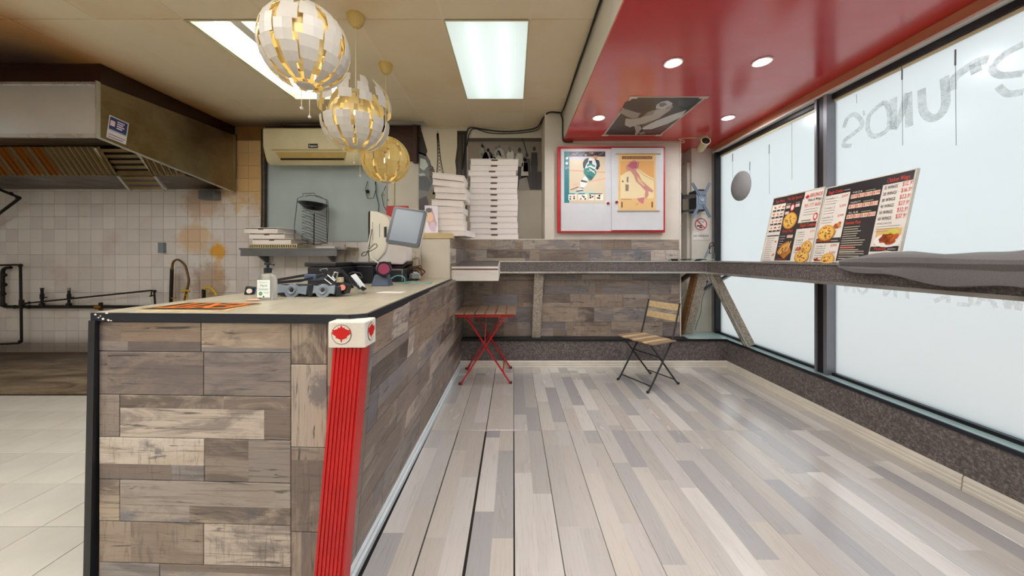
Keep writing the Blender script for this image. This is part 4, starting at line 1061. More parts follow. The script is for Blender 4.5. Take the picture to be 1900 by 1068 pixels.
# black and white posters in the recess
yp = YB-.002
x0, z0, x1, z1 = R4(777,243,866,390,yp); w, h = x1-x0, z1-z0; Mp = frame((x0,yp,z0), EX, EZ)
ep = poster('tower_poster', 'tall black and white street poster with iron lattice tower, wrinkled', 'poster', Mp, w, h)
p = Print(.0004, .3)
p.rect('d9d0bb', 0, 0, w, h, 4)
p.poly('2a2624', U([(0,1),(.06,1),(.18,.75),(.15,.68),(0,.72)]), 5); p.poly('6a6a68', U([(0,.74),(.16,.7),(.24,.62),(.3,.48),(.4,.36),(.34,.1),(0,0)]), 5)
p.poly('c3d0cc', U([(.03,.66),(.14,.64),(.2,.56),(.1,.5),(.02,.54)]), 6); p.poly('4a4542', U([(.22,.58),(.3,.55),(.42,.34),(.3,.3),(.22,.42)]), 6)
p.poly('3c4448', U([(0,.44),(.18,.42),(.28,.34),(.2,.24),(0,.26)]), 6); p.poly('aebcbe', U([(0,.46),(.1,.47),(.15,.44),(.02,.43)]), 7); p.poly('2c1618', U([(0,.14),(.16,.18),(.2,.1),(.24,0),(0,0)]), 6); p.poly('7c6c4c', U([(.2,.24),(.34,.26),(.3,0),(.2,0)]), 6)
for i in range(9): p.line(random.choice(['1c1b1b','8a8a88','454341']), U([(random.uniform(.0,.3), .3+.03*i), (random.uniform(.05,.34), .26+.03*i)]), .006, 8)
tw = lambda f: .012+.012*f+.09*f**3
L = []; Rr = []
for i in range(15):
    f = i/14; yy = .97-.62*f; cx = .395+.06*f
    L.append((cx-tw(f), yy)); Rr.append((cx+tw(f), yy))
for i in range(14):
    p.line('3b332c', U([L[i], L[i+1]]), .012, 6); p.line('3b332c', U([Rr[i], Rr[i+1]]), .012, 6)
    p.line('4a4038', U([L[i], Rr[i+1]]), .006, 6); p.line('4a4038', U([Rr[i], L[i+1]]), .006, 6)
p.poly('3b332c', U([(.37,.97),(.42,.97),(.41,.88),(.38,.88)]), 6); p.line('3b332c', U([(.395,1.0),(.395,.95)]), .006, 6)
p.rect('352d27', .36*w, .325*h, .56*w, .365*h, 7); p.poly('352d27', U([(.36,.33),(.4,.33),(.36,.2),(.28,.2)]), 6); p.poly('352d27', U([(.54,.33),(.58,.33),(.7,.2),(.6,.2)]), 6)
p.ell('4a4038', .665*w, .425*h, .018*w, .01*h, 6); p.poly('332c28', U([(.8,1),(1,1),(1,0),(.74,0),(.78,.5),(.76,.62),(.8,.8)]), 5)
for i in range(6): p.line(random.choice(['5a524c','78706a','1f1b19']), U([(.82+.03*i,.95),(.79+.03*i,.05)]), .006, 6)
p.build('print', Mp, ep)
x0, z0, x1, z1 = R4(868,256,1005,352,yp); w, h = x1-x0, z1-z0; Mp = frame((x0,yp,z0), EX, EZ)
cp_ = poster('crowd_poster', 'wide black and white poster of a street crowd behind the tall box stack', 'poster', Mp, w, h)
p = Print(.0004, .3)
p.rect('81776b', 0, 0, w, h, 4); p.rect('4c443c', 0, .93*h, w, h, 5); p.poly('8a7f74', U([(0,.9),(.3,.88),(.55,.86),(.7,.8),(.7,.6),(0,.55)]), 5); p.rect('3c3632', .6*w, 0, w, .35*h, 5)
for i in range(16):
    a = random.uniform(.02,.66); c = random.uniform(.52,.75); g = random.choice(['a9a69a','8c8a80','c5c1b4','57524c','3a3633'])
    p.poly(g, U([(a,c+.12),(a+.05,c+.06),(a+.09,c-.1),(a-.03,c-.12),(a-.04,c)]), 6+i % 3); p.ell('6a625a', a*w, (c+.13)*h, .018*w, .035*h, 9, 8)
for a, c, g in ((.7,.6,'b9b4a8'),(.8,.5,'2c2826'),(.9,.62,'221f1e'),(.77,.42,'cfcabd')):
    p.ell('2a2523', a*w, (c+.17)*h, .022*w, .045*h, 9, 10); p.poly(g, U([(a-.04,c+.1),(a+.04,c+.1),(a+.05,c-.15),(a-.05,c-.15)]), 9); p.poly('2f2b2d', U([(a-.045,c-.15),(a+.045,c-.15),(a+.04,.02),(a-.04,.02)]), 8)
p.line('221d1b', U([(.74,1),(.8,.7)]), .014, 10); p.poly('9b938a', U([(.68,.0),(.84,.0),(.8,.25),(.7,.2)]), 10)
p.build('print', Mp, cp_)
# poster on the soffit
def q_(zx, zy):
    px, py = 1110+zx/8.9, 165+zy/8.9; y = 634*(SOF-H)/(477-py); return ((px-952)/634*y-1.0, 3.815-y)
Ms = frame((1.0,3.815,SOF), EX, (0,-1,0))
sp = poster('ceiling_poster', 'black and white poster of a reclining figure in white taped to the red soffit', 'poster', Ms, .645, .925, .0015, plain('worn_poster_paper', 'c9b8a8', .5, var=.1))
p = Print(.0004, .3)
p.rect('36302f', .018, .015, .627, .905, 4); Q = lambda *a: [q_(*k) for k in a]
p.poly('23262b', Q((440,220),(560,170),(900,170),(940,260),(820,330),(680,370),(500,330),(400,310)), 5)
p.poly('454a52', Q((1330,180),(1620,160),(1560,240),(1440,300),(1310,260)), 5); p.poly('2c3036', Q((1180,180),(1330,190),(1310,270),(1470,320),(1300,350),(1150,400),(1200,300)), 6)
p.poly('9c9890', Q((340,350),(450,325),(640,385),(700,395),(650,470),(560,485),(470,450),(380,400)), 6)
p.poly('b5b1a8', Q((450,480),(560,490),(700,470),(900,345),(1180,300),(1200,335),(1000,480),(800,560),(600,605),(520,630),(440,590)), 7)
p.poly('8d8a84', Q((730,455),(820,370),(950,335),(900,420)), 8); p.poly('c5c6c4', Q((960,260),(1040,205),(1150,185),(1230,230),(1200,290),(1080,320),(950,320)), 8); p.poly('75777a', Q((1020,225),(1100,215),(1140,250),(1060,290),(1000,280)), 9)
p.ell('a69d95', *q_(1170,300), .03, .04, 9, 12)
p.poly('c8cac8', Q((720,640),(950,520),(1200,425),(1460,340),(1380,450),(1150,570),(880,660),(740,665)), 7)
p.poly('6b5f5a', Q((700,600),(880,520),(930,535),(740,620)), 8); p.poly('a89f96', Q((590,600),(690,600),(720,650),(680,700),(640,755),(600,755),(620,690)), 8); p.poly('9c928a', Q((660,720),(760,700),(770,730),(700,750)), 8)
p.poly('6a4a48', Q((740,680),(900,670),(1100,600),(1180,570),(1010,730),(720,735)), 5)
p.build('print', Ms, sp)
for dx, dy in ((.0,.0),(.6,.0),(.0,.9),(.6,.9)):
    MB().box((1.0+dx-.01,3.815-dy-.03,SOF-.0035),(1.0+dx+.06,3.815-dy+.012,SOF-.0016)).build('tape', plain('clear_tape', 'd8c8b8', .2), sp)

# ------------------------------------------------------------------ pizza boxes
def pbox(t, w, d, h, kraft=True, local=True):
    MB().box((-w/2,-d/2,0),(w/2,d/2,h*.8)).build('tray', M_CARD, t, local=True)
    MB().box((-w/2-.003,-d/2-.004,h*.84),(w/2+.003,d/2+.002,h*.97)).box((-w/2,-d/2+.012,h*.8),(w/2,d/2,h*.84)).build('lid', [M_CARD], t, local=True)
    MB().box((-.038,-d/2-.0055,h*.6),(.038,-d/2-.002,h*.86)).build('tab_notch', plain('box_slot_shadow_brown', '5c4636', .9), t, local=True)
nm = ['lowest','second','third','fourth','fifth','sixth','seventh','eighth','ninth','tenth','eleventh','twelfth','thirteenth','topmost']
w = sx(960,4.03)-sx(872,4.03); zb = 1.4645; hb = (sz(294,4.03)-zb)/14
g = 'front-facing pizza boxes in the tall straight stack'
first = None
for i in range(14):
    lab = 'white pizza box, %s in the tall straight stack on the tiled ledge' % (nm[i] if i in (0, 13) else nm[i]+' from below')
    loc = (sx(916,4.03)+random.uniform(-.008,.008)-(.012 if i == 11 else 0), 4.03+.19+random.uniform(-.006,.006), zb+hb*i)
    rz = random.uniform(-.012,.012)
    if not first: first = thing('pizza_box', lab, 'box', loc, rz, g); pbox(first, w, .38, hb)
    else: dup(first, loc, rz, lab, g)
g2 = 'pizza boxes in the leaning stack'; first = None
nm2 = ['lowest','second','third','fourth','fifth','sixth','seventh','eighth','ninth','topmost']
hb2 = .0605; X = -.70
for i in range(10):
    lab = 'white pizza box, %s in the leaning stack by the end post' % (nm2[i] if i in (0, 9) else nm2[i]+' from below')
    off = [.06,.0,-.005,-.01,.0,-.015,.03,.03,-.01,.0][i]; rz = [-.2,.05,.0,.06,-.03,.08,.04,-.06,.1,.02][i]
    loc = (X+off+.03, 3.66+random.uniform(-.01,.01), 1.4655+hb2*i)
    if not first:
        first = thing('pizza_box', lab, 'box', loc, rz, g2)
        MB().box((-.16,-.17,0),(.16,.17,hb2*.82)).build('tray', M_CARD, first, local=True)
        MB().box((-.163,-.174,hb2*.84),(.163,.172,hb2*.98)).box((-.16,-.165,hb2*.8),(.16,.17,hb2*.85)).build('lid', M_CARD, first, local=True)
        o = first
    else: o = dup(first, loc, rz, lab, g2)
    if i >= 5: o.rotation_euler = (0, [0,0,0,0,0,.03,.05,.06,.08,.11][i], rz); o.location.z += [0,0,0,0,0,.006,.012,.018,.024,.032][i]
fly = poster('food_flyer', 'food photo flyer leaning on the leaning box stack', 'flyer', frame((-.88,3.40,1.487), (1,.25,0), (-.12,.15,1)), .13, .29)
p = Print(.0006, .3); p.rect('dcd4de', 0, 0, .13, .29, 4); p.poly('c0908a', [(.0,.2),(.07,.27),(.12,.1),(.1,.02),(.05,.05)], 5); p.ell('e0b088', .05, .17, .035, .05, 6); p.ell('2c2a3a', .04, .24, .03, .025, 7); p.ell('c8b0c0', .08, .07, .03, .05, 6)
p.build('print', frame((-.88,3.40,1.487), (1,.25,0), (-.12,.15,1)), fly)

# ------------------------------------------------------------------ steel wall shelf and what stands on it
YS = 4.10
sh = thing('wall_shelf', 'grey steel wall shelf on the kitchen tiles carrying boxes and wire rack', 'shelf', (sx(542,YS), 4.3, 1.27))
zt = sz(461,YS)
MB().box((sx(444,YS),YS,zt-.012),(sx(641,YS),4.448,zt)).box((sx(446,YS),YS,zt-.09),(sx(625,YS),YS+.012,zt-.012)).build('shelf_top', M_GREYM, sh)
MB().beam((sx(445,YS),YS-.006,zt-.004),(sx(625,YS),YS-.006,zt-.004), .016, .02).build('rolled_edge', M_GREYM, sh)
for px in (470, 600): MB().hexa([(sx(px,4.2),4.16,zt-.02),(sx(px,4.2)+.02,4.16,zt-.02),(sx(px,4.2)+.02,4.44,zt-.2),(sx(px,4.2),4.44,zt-.2),(sx(px,4.2),4.16,zt-.012),(sx(px,4.2)+.02,4.16,zt-.012),(sx(px,4.2)+.02,4.44,zt-.012),(sx(px,4.2),4.44,zt-.012)]).build('bracket', M_GREYM, sh)
MB().beam((sx(640,YS),YS+.02,zt+.004),(sx(640,YS),4.44,zt+.004), .02, .03).beam((sx(640,4.4),4.40,zt-.2),(sx(640,4.4),4.40,zt+.06), .02, .01, (0,1,0)).build('end_bracket', plain('rusty_cream_bracket', 'b09a80', .6, var=.15), sh)
tr = thing('slotted_rack', 'cream slotted plastic rack under the three open boxes on steel shelf', 'rack', (sx(506,4.12), 4.2, zt))
xa, xb = sx(462,4.12), sx(552,4.12)
MB().box((xa,4.11,zt),(xb,4.125,zt+.012)).box((xa,4.11,zt+.046),(xb,4.125,zt+.055)).box((xa,4.36,zt),(xb,4.375,zt+.055)).box((xa,4.125,zt+.046),(xa+.012,4.36,zt+.055)).box((xb-.012,4.125,zt+.046),(xb,4.36,zt+.055)).build('rail', M_CREAM, tr)
for i in range(22):
    xx = xa+.004+(xb-xa-.016)*i/21; MB().box((xx,4.112,zt+.012),(xx+.008,4.372,zt+.046)).build('slat', M_CREAM, tr)
for i, (pa, pb, dz) in enumerate(((468,540,0),(462,528,1),(453,515,2))):
    zz = zt+.056+.066*dz; xa2, xb2 = sx(pa,4.12), sx(pb,4.12)
    t = thing('open_box', ('lowest','middle','topmost')[i]+' of three open white pizza boxes on the steel shelf', 'box', ((xa2+xb2)/2, 4.27, zz), 0, 'open pizza boxes on the steel shelf')
    MB().box((xa2,4.12,zz),(xb2,4.44,zz+.004)).box((xa2,4.12,zz+.004),(xb2,4.124,zz+.05)).box((xa2,4.436,zz+.004),(xb2,4.44,zz+.06)).box((xa2,4.124,zz+.004),(xa2+.004,4.436,zz+.06)).box((xb2-.004,4.124,zz+.004),(xb2,4.436,zz+.06)).build('tray', M_CARD, t)
    MB().box((xa2-.004,4.115,zz+.06),(xb2+.03,4.44,zz+.0645)).build('lid', M_CARD, t)
    xm = (xa2+xb2)/2; MB().box((xm-.03,4.1185,zz+.04),(xm+.03,4.1235,zz+.053)).build('tab_notch', plain('box_slot_shadow_brown', '5c4636', .9), t)
WIRE = plain('dark_rack_wire', '2c2e30', .4, .5, var=.1)
rk = thing('pan_rack', 'dark wire pan rack standing on the steel shelf', 'rack', (sx(583,4.25), 4.25, zt))
yq = 4.22
def wire(name, pts, r=.0035): MB().tube(pts, r, 6).build(name, WIRE, rk, smooth=True)
wire('frame_wire', [PT(547,453,yq)+Vector((0,0,-.01)), PT(546,420,yq), PT(552,368,yq), PT(562,364,yq), PT(562,359,yq), PT(583,358,yq), PT(586,364,yq), PT(608,371,yq+.1), PT(610,400,yq+.12), PT(607,453,yq+.12)])
wire('frame_wire', [PT(566,364,yq-.05), PT(576,362,yq-.05), PT(593,364,yq), PT(606,372,yq-.05), PT(607,452,yq-.05)])
wire('spine', [PT(583,396,yq), PT(582.5,454,yq)], .006)
wire('foot', [PT(553,453,yq-.06), PT(573,451,yq-.1), PT(583,454,yq), PT(596,453,yq+.1)])
for i in range(12):
    py = 386+5.3*i
    wire('shelf_wire', [PT(560,py,yq-.06), PT(583,py+8,yq-.02), PT(606,min(py+17,451),yq+.08)], .0028)
    if i % 2: wire('shelf_wire', [PT(560,py,yq-.06), PT(572,py-1,yq+.03), PT(583,py+8,yq-.02)], .0025)
pn = thing('pizza_pan', 'black round pan tipped on top of the wire rack', 'pan', tuple(PT(581,384,4.2)))
Mpan = Matrix.Translation(PT(581,381,4.2)) @ Matrix.Rotation(math.radians(13), 4, 'Y') @ Matrix.Rotation(math.radians(12), 4, 'X')
MB().lathe([(0,-.045),(.10,-.04),(.112,-.03),(.10,-.042)], 24, Mpan).build('base', plain('burnt_brown_pan_bottom', '6e4a24', .35, .4, var=.25, vscale=14), pn, smooth=True)
MB().lathe([(.10,-.04),(.155,.012),(.168,.02),(.165,.025),(.15,.02),(.098,-.03),(0,-.03)], 28, Mpan).build('rim', plain('black_pan_enamel', '14161c', .25, .3), pn, smooth=True)
tag(MB().box((sx(590,4.2),4.15,zt),(sx(625,4.2),4.3,zt+.028)).build('white_carton', M_CARD, bevel=.003), 'flat white carton lying on the steel shelf next to the wire rack', 'box')
ol = thing('wall_outlet', 'white double power outlet on the tiles behind the touch screen', 'outlet', tuple(PT(657,466,4.44)))
x0, z0, x1, z1 = R4(650,457,664,477,4.44)
MB().box((x0,4.438,z0),(x1,4.4499,z1)).build('plate', M_WHITE, ol, bevel=.003)
for k in (.28, .72): MB().box((x0+.03,4.434,z0+(z1-z0)*k-.02),(x1-.03,4.4385,z0+(z1-z0)*k+.02)).build('socket', M_CREAM, ol)
wc = thing('hanging_cable', 'black cables with plug hanging on the grey wall panel beside the golden pendant', 'cable', tuple(PT(690,360,4.42)))
MB().tube([PT(682,336,4.42),PT(678,352,4.41),PT(682,368,4.42),PT(693,367,4.41),PT(698,350,4.42),PT(696,338,4.42)], .004, 6).tube([PT(697,336,4.42),PT(698,360,4.42),PT(703,380,4.42),PT(702,394,4.42)], .004, 6).tube([PT(716,345,4.42),PT(708,362,4.42),PT(712,382,4.42),PT(720,395,4.42)], .004, 6).build('wire', M_CABLE, wc, smooth=True)
MB().ball(PT(682,355,4.41), .025, 12).build('plug', M_CABLE, wc, smooth=True)
# ------------------------------------------------------------------ folding table and chair
tb = thing('folding_table', 'small red folding table with slatted brown top by the tiled counter side', 'table', (-.272, 3.6, 0))
tz = .69
for i in range(6):
    xx = -.255+.102*i
    MB().box((xx-.046,-.27,tz),(xx+.046,.27,tz+.016)).build('top_slat', M_OAK, tb, local=True, bevel=.002)
MB().box((-.285,-.25,tz-.026),(.285,-.235,tz)).box((-.285,.235,tz-.026),(.285,.25,tz)).build('top_rail', M_REDL, tb, local=True)
for yy, s in ((-.245,1),(-.215,-1),(.245,-1),(.215,1)):
    p, q = Vector((-.245*s,yy,.005)), Vector((.2*s,yy,tz-.015))
    l = MB().beam(p, q, .012, .028, (0,1,0)).build('leg', M_REDP, tb, local=True)
    MB().box((p.x-.016,yy-.012,0),(p.x+.016,yy+.012,.02)).build('foot_cap', M_BLACK, l, local=True)
for s in (-1, 1): MB().tube([(.175*s,-.215,.13),(.175*s,.215,.13)], .006, 6).build('crossbar', M_REDP, tb, local=True)
MB().beam((-.01,-.22,.36),(.0,-.1,tz-.02), .024, .006, (1,0,0)).build('stay', M_REDP, tb, local=True)
MB().tube([(.0,-.25,.345),(.0,.25,.345)], .005, 6).build('pivot', M_REDP, tb, local=True)

ch = thing('folding_chair', 'folding bistro chair with pale wooden slats and black metal frame', 'chair', (1.345, 3.405, 0), math.radians(26.9))
for i in range(7):
    yy = -.198+.066*i
    MB().box((-.20,yy-.026,.443),(.13,yy+.026,.456)).build('seat_slat', M_OAKB if i % 2 else M_OAK, ch, local=True, bevel=.002)
MB().box((-.17,-.2,.43),(-.15,.2,.443)).box((.1,-.2,.43),(.12,.2,.443)).build('seat_rail', M_BLACKM, ch, local=True)
for s in (-1, 1):
    yy = .188*s
    l = MB().tube([(-.215,yy,.012),(-.19,yy,.03),(.11,yy,.44),(.145,yy,.54),(.225,yy,.80)], .0085, 8).build('back_leg', M_BLACKM, ch, local=True, smooth=True)
    MB().ball((-.215,yy,.013), .014, 10, 0, (1.3,1,.9)).build('foot_cap', M_BLACK, l, local=True)
    yy = .168*s
    l = MB().tube([(.225,yy,.012),(.20,yy,.03),(-.16,yy,.435)], .0085, 8).build('front_leg', M_BLACKM, ch, local=True, smooth=True)
    MB().ball((.225,yy,.013), .014, 10, 0, (1.3,1,.9)).build('foot_cap', M_BLACK, l, local=True)
MB().tube([(-.17,-.188,.055),(-.17,.188,.055)], .0055, 6).build('crossbar', M_BLACKM, ch, local=True)
MB().tube([(.17,-.168,.06),(.17,.168,.06)], .0055, 6).build('crossbar', M_BLACKM, ch, local=True)
MB().tube([(-.06,-.168,.31),(-.06,.168,.31)], .0055, 6).build('crossbar', M_BLACKM, ch, local=True)
for zz in (.655, .755):
    MB().hexa([(.158+(zz-.6)*.31,-.2,zz-.03),(.170+(zz-.6)*.31,-.2,zz-.03),(.170+(zz-.6)*.31,.2,zz-.03),(.158+(zz-.6)*.31,.2,zz-.03),(.176+(zz-.6)*.31,-.2,zz+.03),(.188+(zz-.6)*.31,-.2,zz+.03),(.188+(zz-.6)*.31,.2,zz+.03),(.176+(zz-.6)*.31,.2,zz+.03)]).build('back_slat', M_OAKB, ch, local=True, bevel=.002)

# ------------------------------------------------------------------ things on the counter
ZC = 1.0476
def cd_(py): return 634*(H-ZC)/(py-477)
bt = thing('sanitizer_bottle', 'clear pump bottle of hand sanitizer on the counter next to the exit sign', 'bottle', (sx(497,1.63), 1.63, ZC))
bx, by = sx(497,1.63), 1.63
CLR = m_clear('clear_bottle_plastic', 'f4fafa', .2)
prof = [(0,0),(.04,0),(.043,.006),(.043,.098),(.036,.116),(.016,.124),(.015,.132)]
Mb = Matrix.Translation((bx,by,ZC)) @ Matrix.Diagonal((1,.62,1,1))
MB().lathe(prof, 24, Mb).build('bottle', CLR, bt, smooth=True)
MB().lathe([(.016,.128),(.0165,.15),(.012,.152),(.006,.153),(.006,.166)], 16, Matrix.Translation((bx,by,ZC))).build('pump_collar', M_NAVY, bt, smooth=True)
MB().box((bx-.012,by-.01,ZC+.166),(bx+.012,by+.01,ZC+.176)).beam((bx,by,ZC+.172),(bx+.034,by-.005,ZC+.166), .01, .007).build('pump_head', M_NAVY, bt, bevel=.002)
p = Print(.0005, .3)
p.rect('e8f1ee', -.03, 0, .03, .082, 1)
p.text('2e8a78', 'Hand', -.016, .05, .013, 2, .034); p.text('2e8a78', 'Sanitizer', -.024, .034, .011, 2, .048)
p.ell('2e9a70', -.014, .018, .009, .009, 2); p.text('e8f1ee', '70', -.019, .0145, .007, 3, .01); p.text('33555a', 'Alcohol', .002, .02, .006, 2, .024); p.ell('24506a', .0, .004, .004, .004, 2); p.text('7aa0a0', 'Kills germs', -.02, .068, .006, 2, .04)
p.build('label', frame((bx,by-.0275,ZC+.014), EX, EZ), bt)['label'] = 'pale label with green lettering'
# exit sign lying face up, turned away
ex = thing('exit_sign', 'orange and black exit sign plate lying flat on the counter front', 'sign', (-1.25, 1.4, ZC))
ux, uy = Vector((.353,-.02,0)), Vector((-.035,.205,0))
o = Vector((-1.43,1.295,ZC)); fx, fy = ux.normalized(), uy
MB().prism([(0,0),(.36,0),(.325,.208),(-.035,.208)], .004, Matrix.Translation(o) @ Matrix.Rotation(-.05, 4, 'Z')).build('plate', M_CAPW, ex)
p = Print(.0006, .4); p.rect('3a2a20', .012, .012, .34, .2, 1)
p.text('e8761c', 'EXIT', .02, .03, .145, 2, .30, .012)
p.build('lettering', Matrix.Translation(o+Vector((0,0,.0042))) @ Matrix.Rotation(-.05, 4, 'Z') @ Matrix.Translation((.344,.208,0)) @ Matrix.Rotation(PI, 4, 'Z'), ex)
tag(MB().prism([(0,0),(.05,.0),(.06,.02),(.02,.035),(-.01,.02)], .003, Matrix.Translation((bx-.06,by-.06,ZC+.0045))).build('peach_tissue', plain('peach_paper', 'e8b898', .8)), 'crumpled peach paper scrap against the sanitizer bottle', 'paper')
# black cube adapter with white ring
cb = thing('cube_camera', 'small black cube with white ring and blue stripes at the counter edge', 'camera', tuple(PT(465,547,1.85)))
Mc = Matrix.Translation(PT(464,539,1.86)) @ Matrix.Rotation(.5, 4, 'Z') @ Matrix.Rotation(.18, 4, 'Y')
MB().obox(Mc, (.04,.04,.045)).build('body', M_BLACK, cb, bevel=.003)
MB().lathe([(.007,0),(.013,0),(.013,.003),(.007,.003)], 16, Mc @ Matrix.Translation((0,-.0205,0)) @ Matrix.Rotation(PI/2, 4, 'X')).build('ring', M_WHITE, cb)
for k in (-.008, .004, .015): MB().obox(Mc @ Matrix.Translation((.0215,k,0)), (.003,.006,.04)).build('stripe', plain('blue_stripe', '2a4a8c', .4), cb)
# dismantled swivel mount with two grey face plates
mt = thing('monitor_mount', 'dismantled black monitor mount with two grey pivot plates lying on the counter', 'mount', (sx(575,1.75), 1.8, ZC))
def plate(cx, cz, w, h, y, r, tilt):
    M = frame((cx,y,cz), (1,.0,0), (0,.18,1)) @ Matrix.Rotation(tilt, 4, 'Z')
    pts = []
    for i in range(7): a = math.radians(200+140*i/6); pts.append((math.cos(a)*r*1.05, math.sin(a)*r*1.08-.002))
    pts = [(-w/2,-h*.32)]+pts+[(w/2,-h*.32),(w/2,h*.42)]+[(math.cos(math.radians(40+100*i/5))*r*.95, math.sin(math.radians(40+100*i/5))*r*.9) for i in range(6)]+[(-w/2,h*.42)]
    f = MB().prism(pts, .012, M).build('face_plate', M_GREY, mt, bevel=.002)
    MB().lathe([(.021,.0125),(.023,.016),(.019,.018),(.011,.014),(.011,.0125)], 20, M).build('hub', M_GREY, f, smooth=True)
    MB().lathe([(0,.0125),(.0105,.0125),(.009,.015),(0,.0155)], 16, M).build('hub_pin', M_BLACK, f, smooth=True)
plate(sx(545,1.76), sz(538,1.76), .152, .062, 1.755, .036, -.06)
plate(sx(603,1.76), sz(538,1.76), .122, .062, 1.75, .036, -.02)
MB().beam((sx(517,1.8),1.80,sz(537,1.8)),(sx(628,1.8),1.80,sz(537,1.8)), .06, .055).build('channel', M_BLACK, mt, bevel=.004)
for _k in (0, 1): (MB().box((sx(572,1.74),1.735,sz(549,1.74)),(sx(581,1.74),1.79,sz(527,1.74))) if _k else MB().box((sx(624,1.74),1.735,sz(548,1.74)),(sx(633,1.74),1.79,sz(531,1.74)))).build('end_block', M_NAVY, mt, bevel=.003)
for a, c, r in (((516,519),(632,499),.009),((516,524),(560,520),.010),((560,520),(634,503),.008),((634,500),(655,534),.008),((636,503),(668,536),.006)):
    MB().beam(PT(*a,1.84), PT(*c,1.86), r*1.5, r*1.5).build('arm', M_BLACKM, mt)
def ring(pts, y, r, m, nm_): MB().tube([PT(a,c,y) for a, c in pts], r, 6, closed=True).build(nm_, m, mt)
ring([(602,517),(608,510),(621,521),(615,527)], 1.79, .004, M_SILV, 'link_frame'); ring([(617,513),(621,505),(627,505),(624,520)], 1.79, .004, M_SILV, 'link_frame')
ring([(594,500),(606,498),(610,508),(598,512)], 1.86, .005, M_GREYM, 'link_frame')
MB().box((sx(568,1.86),1.84,sz(520,1.86)),(sx(590,1.86),1.92,sz(508,1.86))).build('clamp', plain('blue_grey_clamp', '4a5a74', .35), mt, bevel=.004)
MB().obox(Matrix.Translation(PT(640,534,1.78)) @ Matrix.Rotation(.3, 4, 'Y'), (.045,.05,.05)).build('knob_block', M_BLACK, mt, bevel=.003)
MB().lathe([(.007,0),(.015,0),(.015,.006),(.007,.006)], 16, frame(PT(636,533,1.745), EX, EZ)).build('knob_ring', plain('salmon_ring', 'd88878', .4), mt)
MB().box((sx(628,1.82),1.80,sz(523,1.82)),(sx(636,1.82),1.83,sz(514,1.82))).build('tag', M_CREAM, mt)
tag(MB().hexa([PT(650,511,2.05),PT(660,507,2.05),PT(660,507,2.1),PT(650,511,2.1)]+[PT(650,511,2.05)]*0+[PT(671,536,1.9)+Vector((0,0,.0)),PT(678,531,1.9),PT(678,531,1.96),PT(671,536,1.96)]).build('white_handset', plain('off_white_handset', 'cfd4d8', .35), bevel=.003), 'white slim handset leaning from the mount arms down to the counter', 'handset')
tag(MB().hexa([PT(667,535,1.89),PT(672,530,1.89),PT(672,530,1.95),PT(667,535,1.95),PT(674,540,1.86),PT(681,535,1.86),PT(681,535,1.92),PT(674,540,1.92)]).build('handset_plug', M_BLACK, bevel=.002), 'black plug end below the white handset', 'plug')
# black slabs behind the mount
def slab(name, label, cat, x0, x1, zb_, h, y0, y1, m=None, bev=.008):
    return tag(MB().box((x0,y0,zb_),(x1,y1,zb_+h)).build(name, m or M_BLACK, bevel=bev), label, cat)
yb = 2.35
slab('receipt_printer', 'black receipt printer under the thin black tablet behind the mount', 'printer', sx(570,yb), sx(628,yb), ZC, sz(495,yb)-ZC, yb, yb+.25)
slab('tablet', 'thin black tablet lying on the black printer', 'tablet', sx(566,yb), sx(625,yb), sz(494.5,yb), .03, yb-.01, yb+.24, None, .006)
yb = 2.62
slab('cash_drawer', 'wide black cash drawer box behind the scanner stand', 'cash drawer', sx(640,yb), -1.075, ZC, sz(492,yb)-ZC, yb, yb+.3)
slab('drawer_lid', 'flat black lid plate lying on the wide cash drawer', 'lid', sx(636,yb), sx(700,yb), sz(491.5,yb), .022, yb-.01, yb+.3, None, .004)
pb2 = thing('printer_box', 'black box with grey edge frame under the white terminal base', 'printer', (sx(733,2.8), 2.85, ZC))
yb = 2.8
MB().box((-1.062,yb,ZC),(sx(750,yb),yb+.26,1.154)).build('body', M_BLACK, pb2, bevel=.004)
MB().box((sx(722,yb),yb-.006,1.144),(sx(748,yb),yb,1.154)).box((sx(745.5,yb),yb-.006,ZC+.01),(sx(748,yb),yb,1.144)).build('edge_frame', M_GREYM, pb2)
# barcode scanner in its cradle
yb = 2.42
sc = thing('barcode_scanner', 'black hand scanner with magenta window standing in a blue-grey cradle', 'scanner', (sx(706,yb), yb, ZC))
MB().hexa([(sx(691,yb),yb-.03,ZC),(sx(723,yb),yb-.03,ZC),(sx(723,yb),yb+.08,ZC),(sx(691,yb),yb+.08,ZC),(sx(696,yb),yb-.01,sz(509,yb)),(sx(719,yb),yb-.01,sz(509,yb)),(sx(719,yb),yb+.05,sz(509,yb)),(sx(696,yb),yb+.05,sz(509,yb))]).build('cradle', plain('blue_grey_cradle', '3c4a62', .4), sc, bevel=.005)
Mh = frame(PT(712,499,yb-.03), (1,.45,.1), (-.05,.25,1))
MB().lathe([(.0,-.05),(.03,-.05),(.05,-.02),(.053,.012),(.045,.016),(.038,.008)], 24, Mh).build('head', M_BLACK, sc, smooth=True)
MB().lathe([(0,.009),(.039,.009),(.039,.006),(0,.006)], 24, Mh).build('window', plain('magenta_window', '8c3a56', .15), sc)
MB().tube([PT(712,499,yb), PT(705,512,yb+.02)], .022, 10).build('neck', M_BLACK, sc, smooth=True)
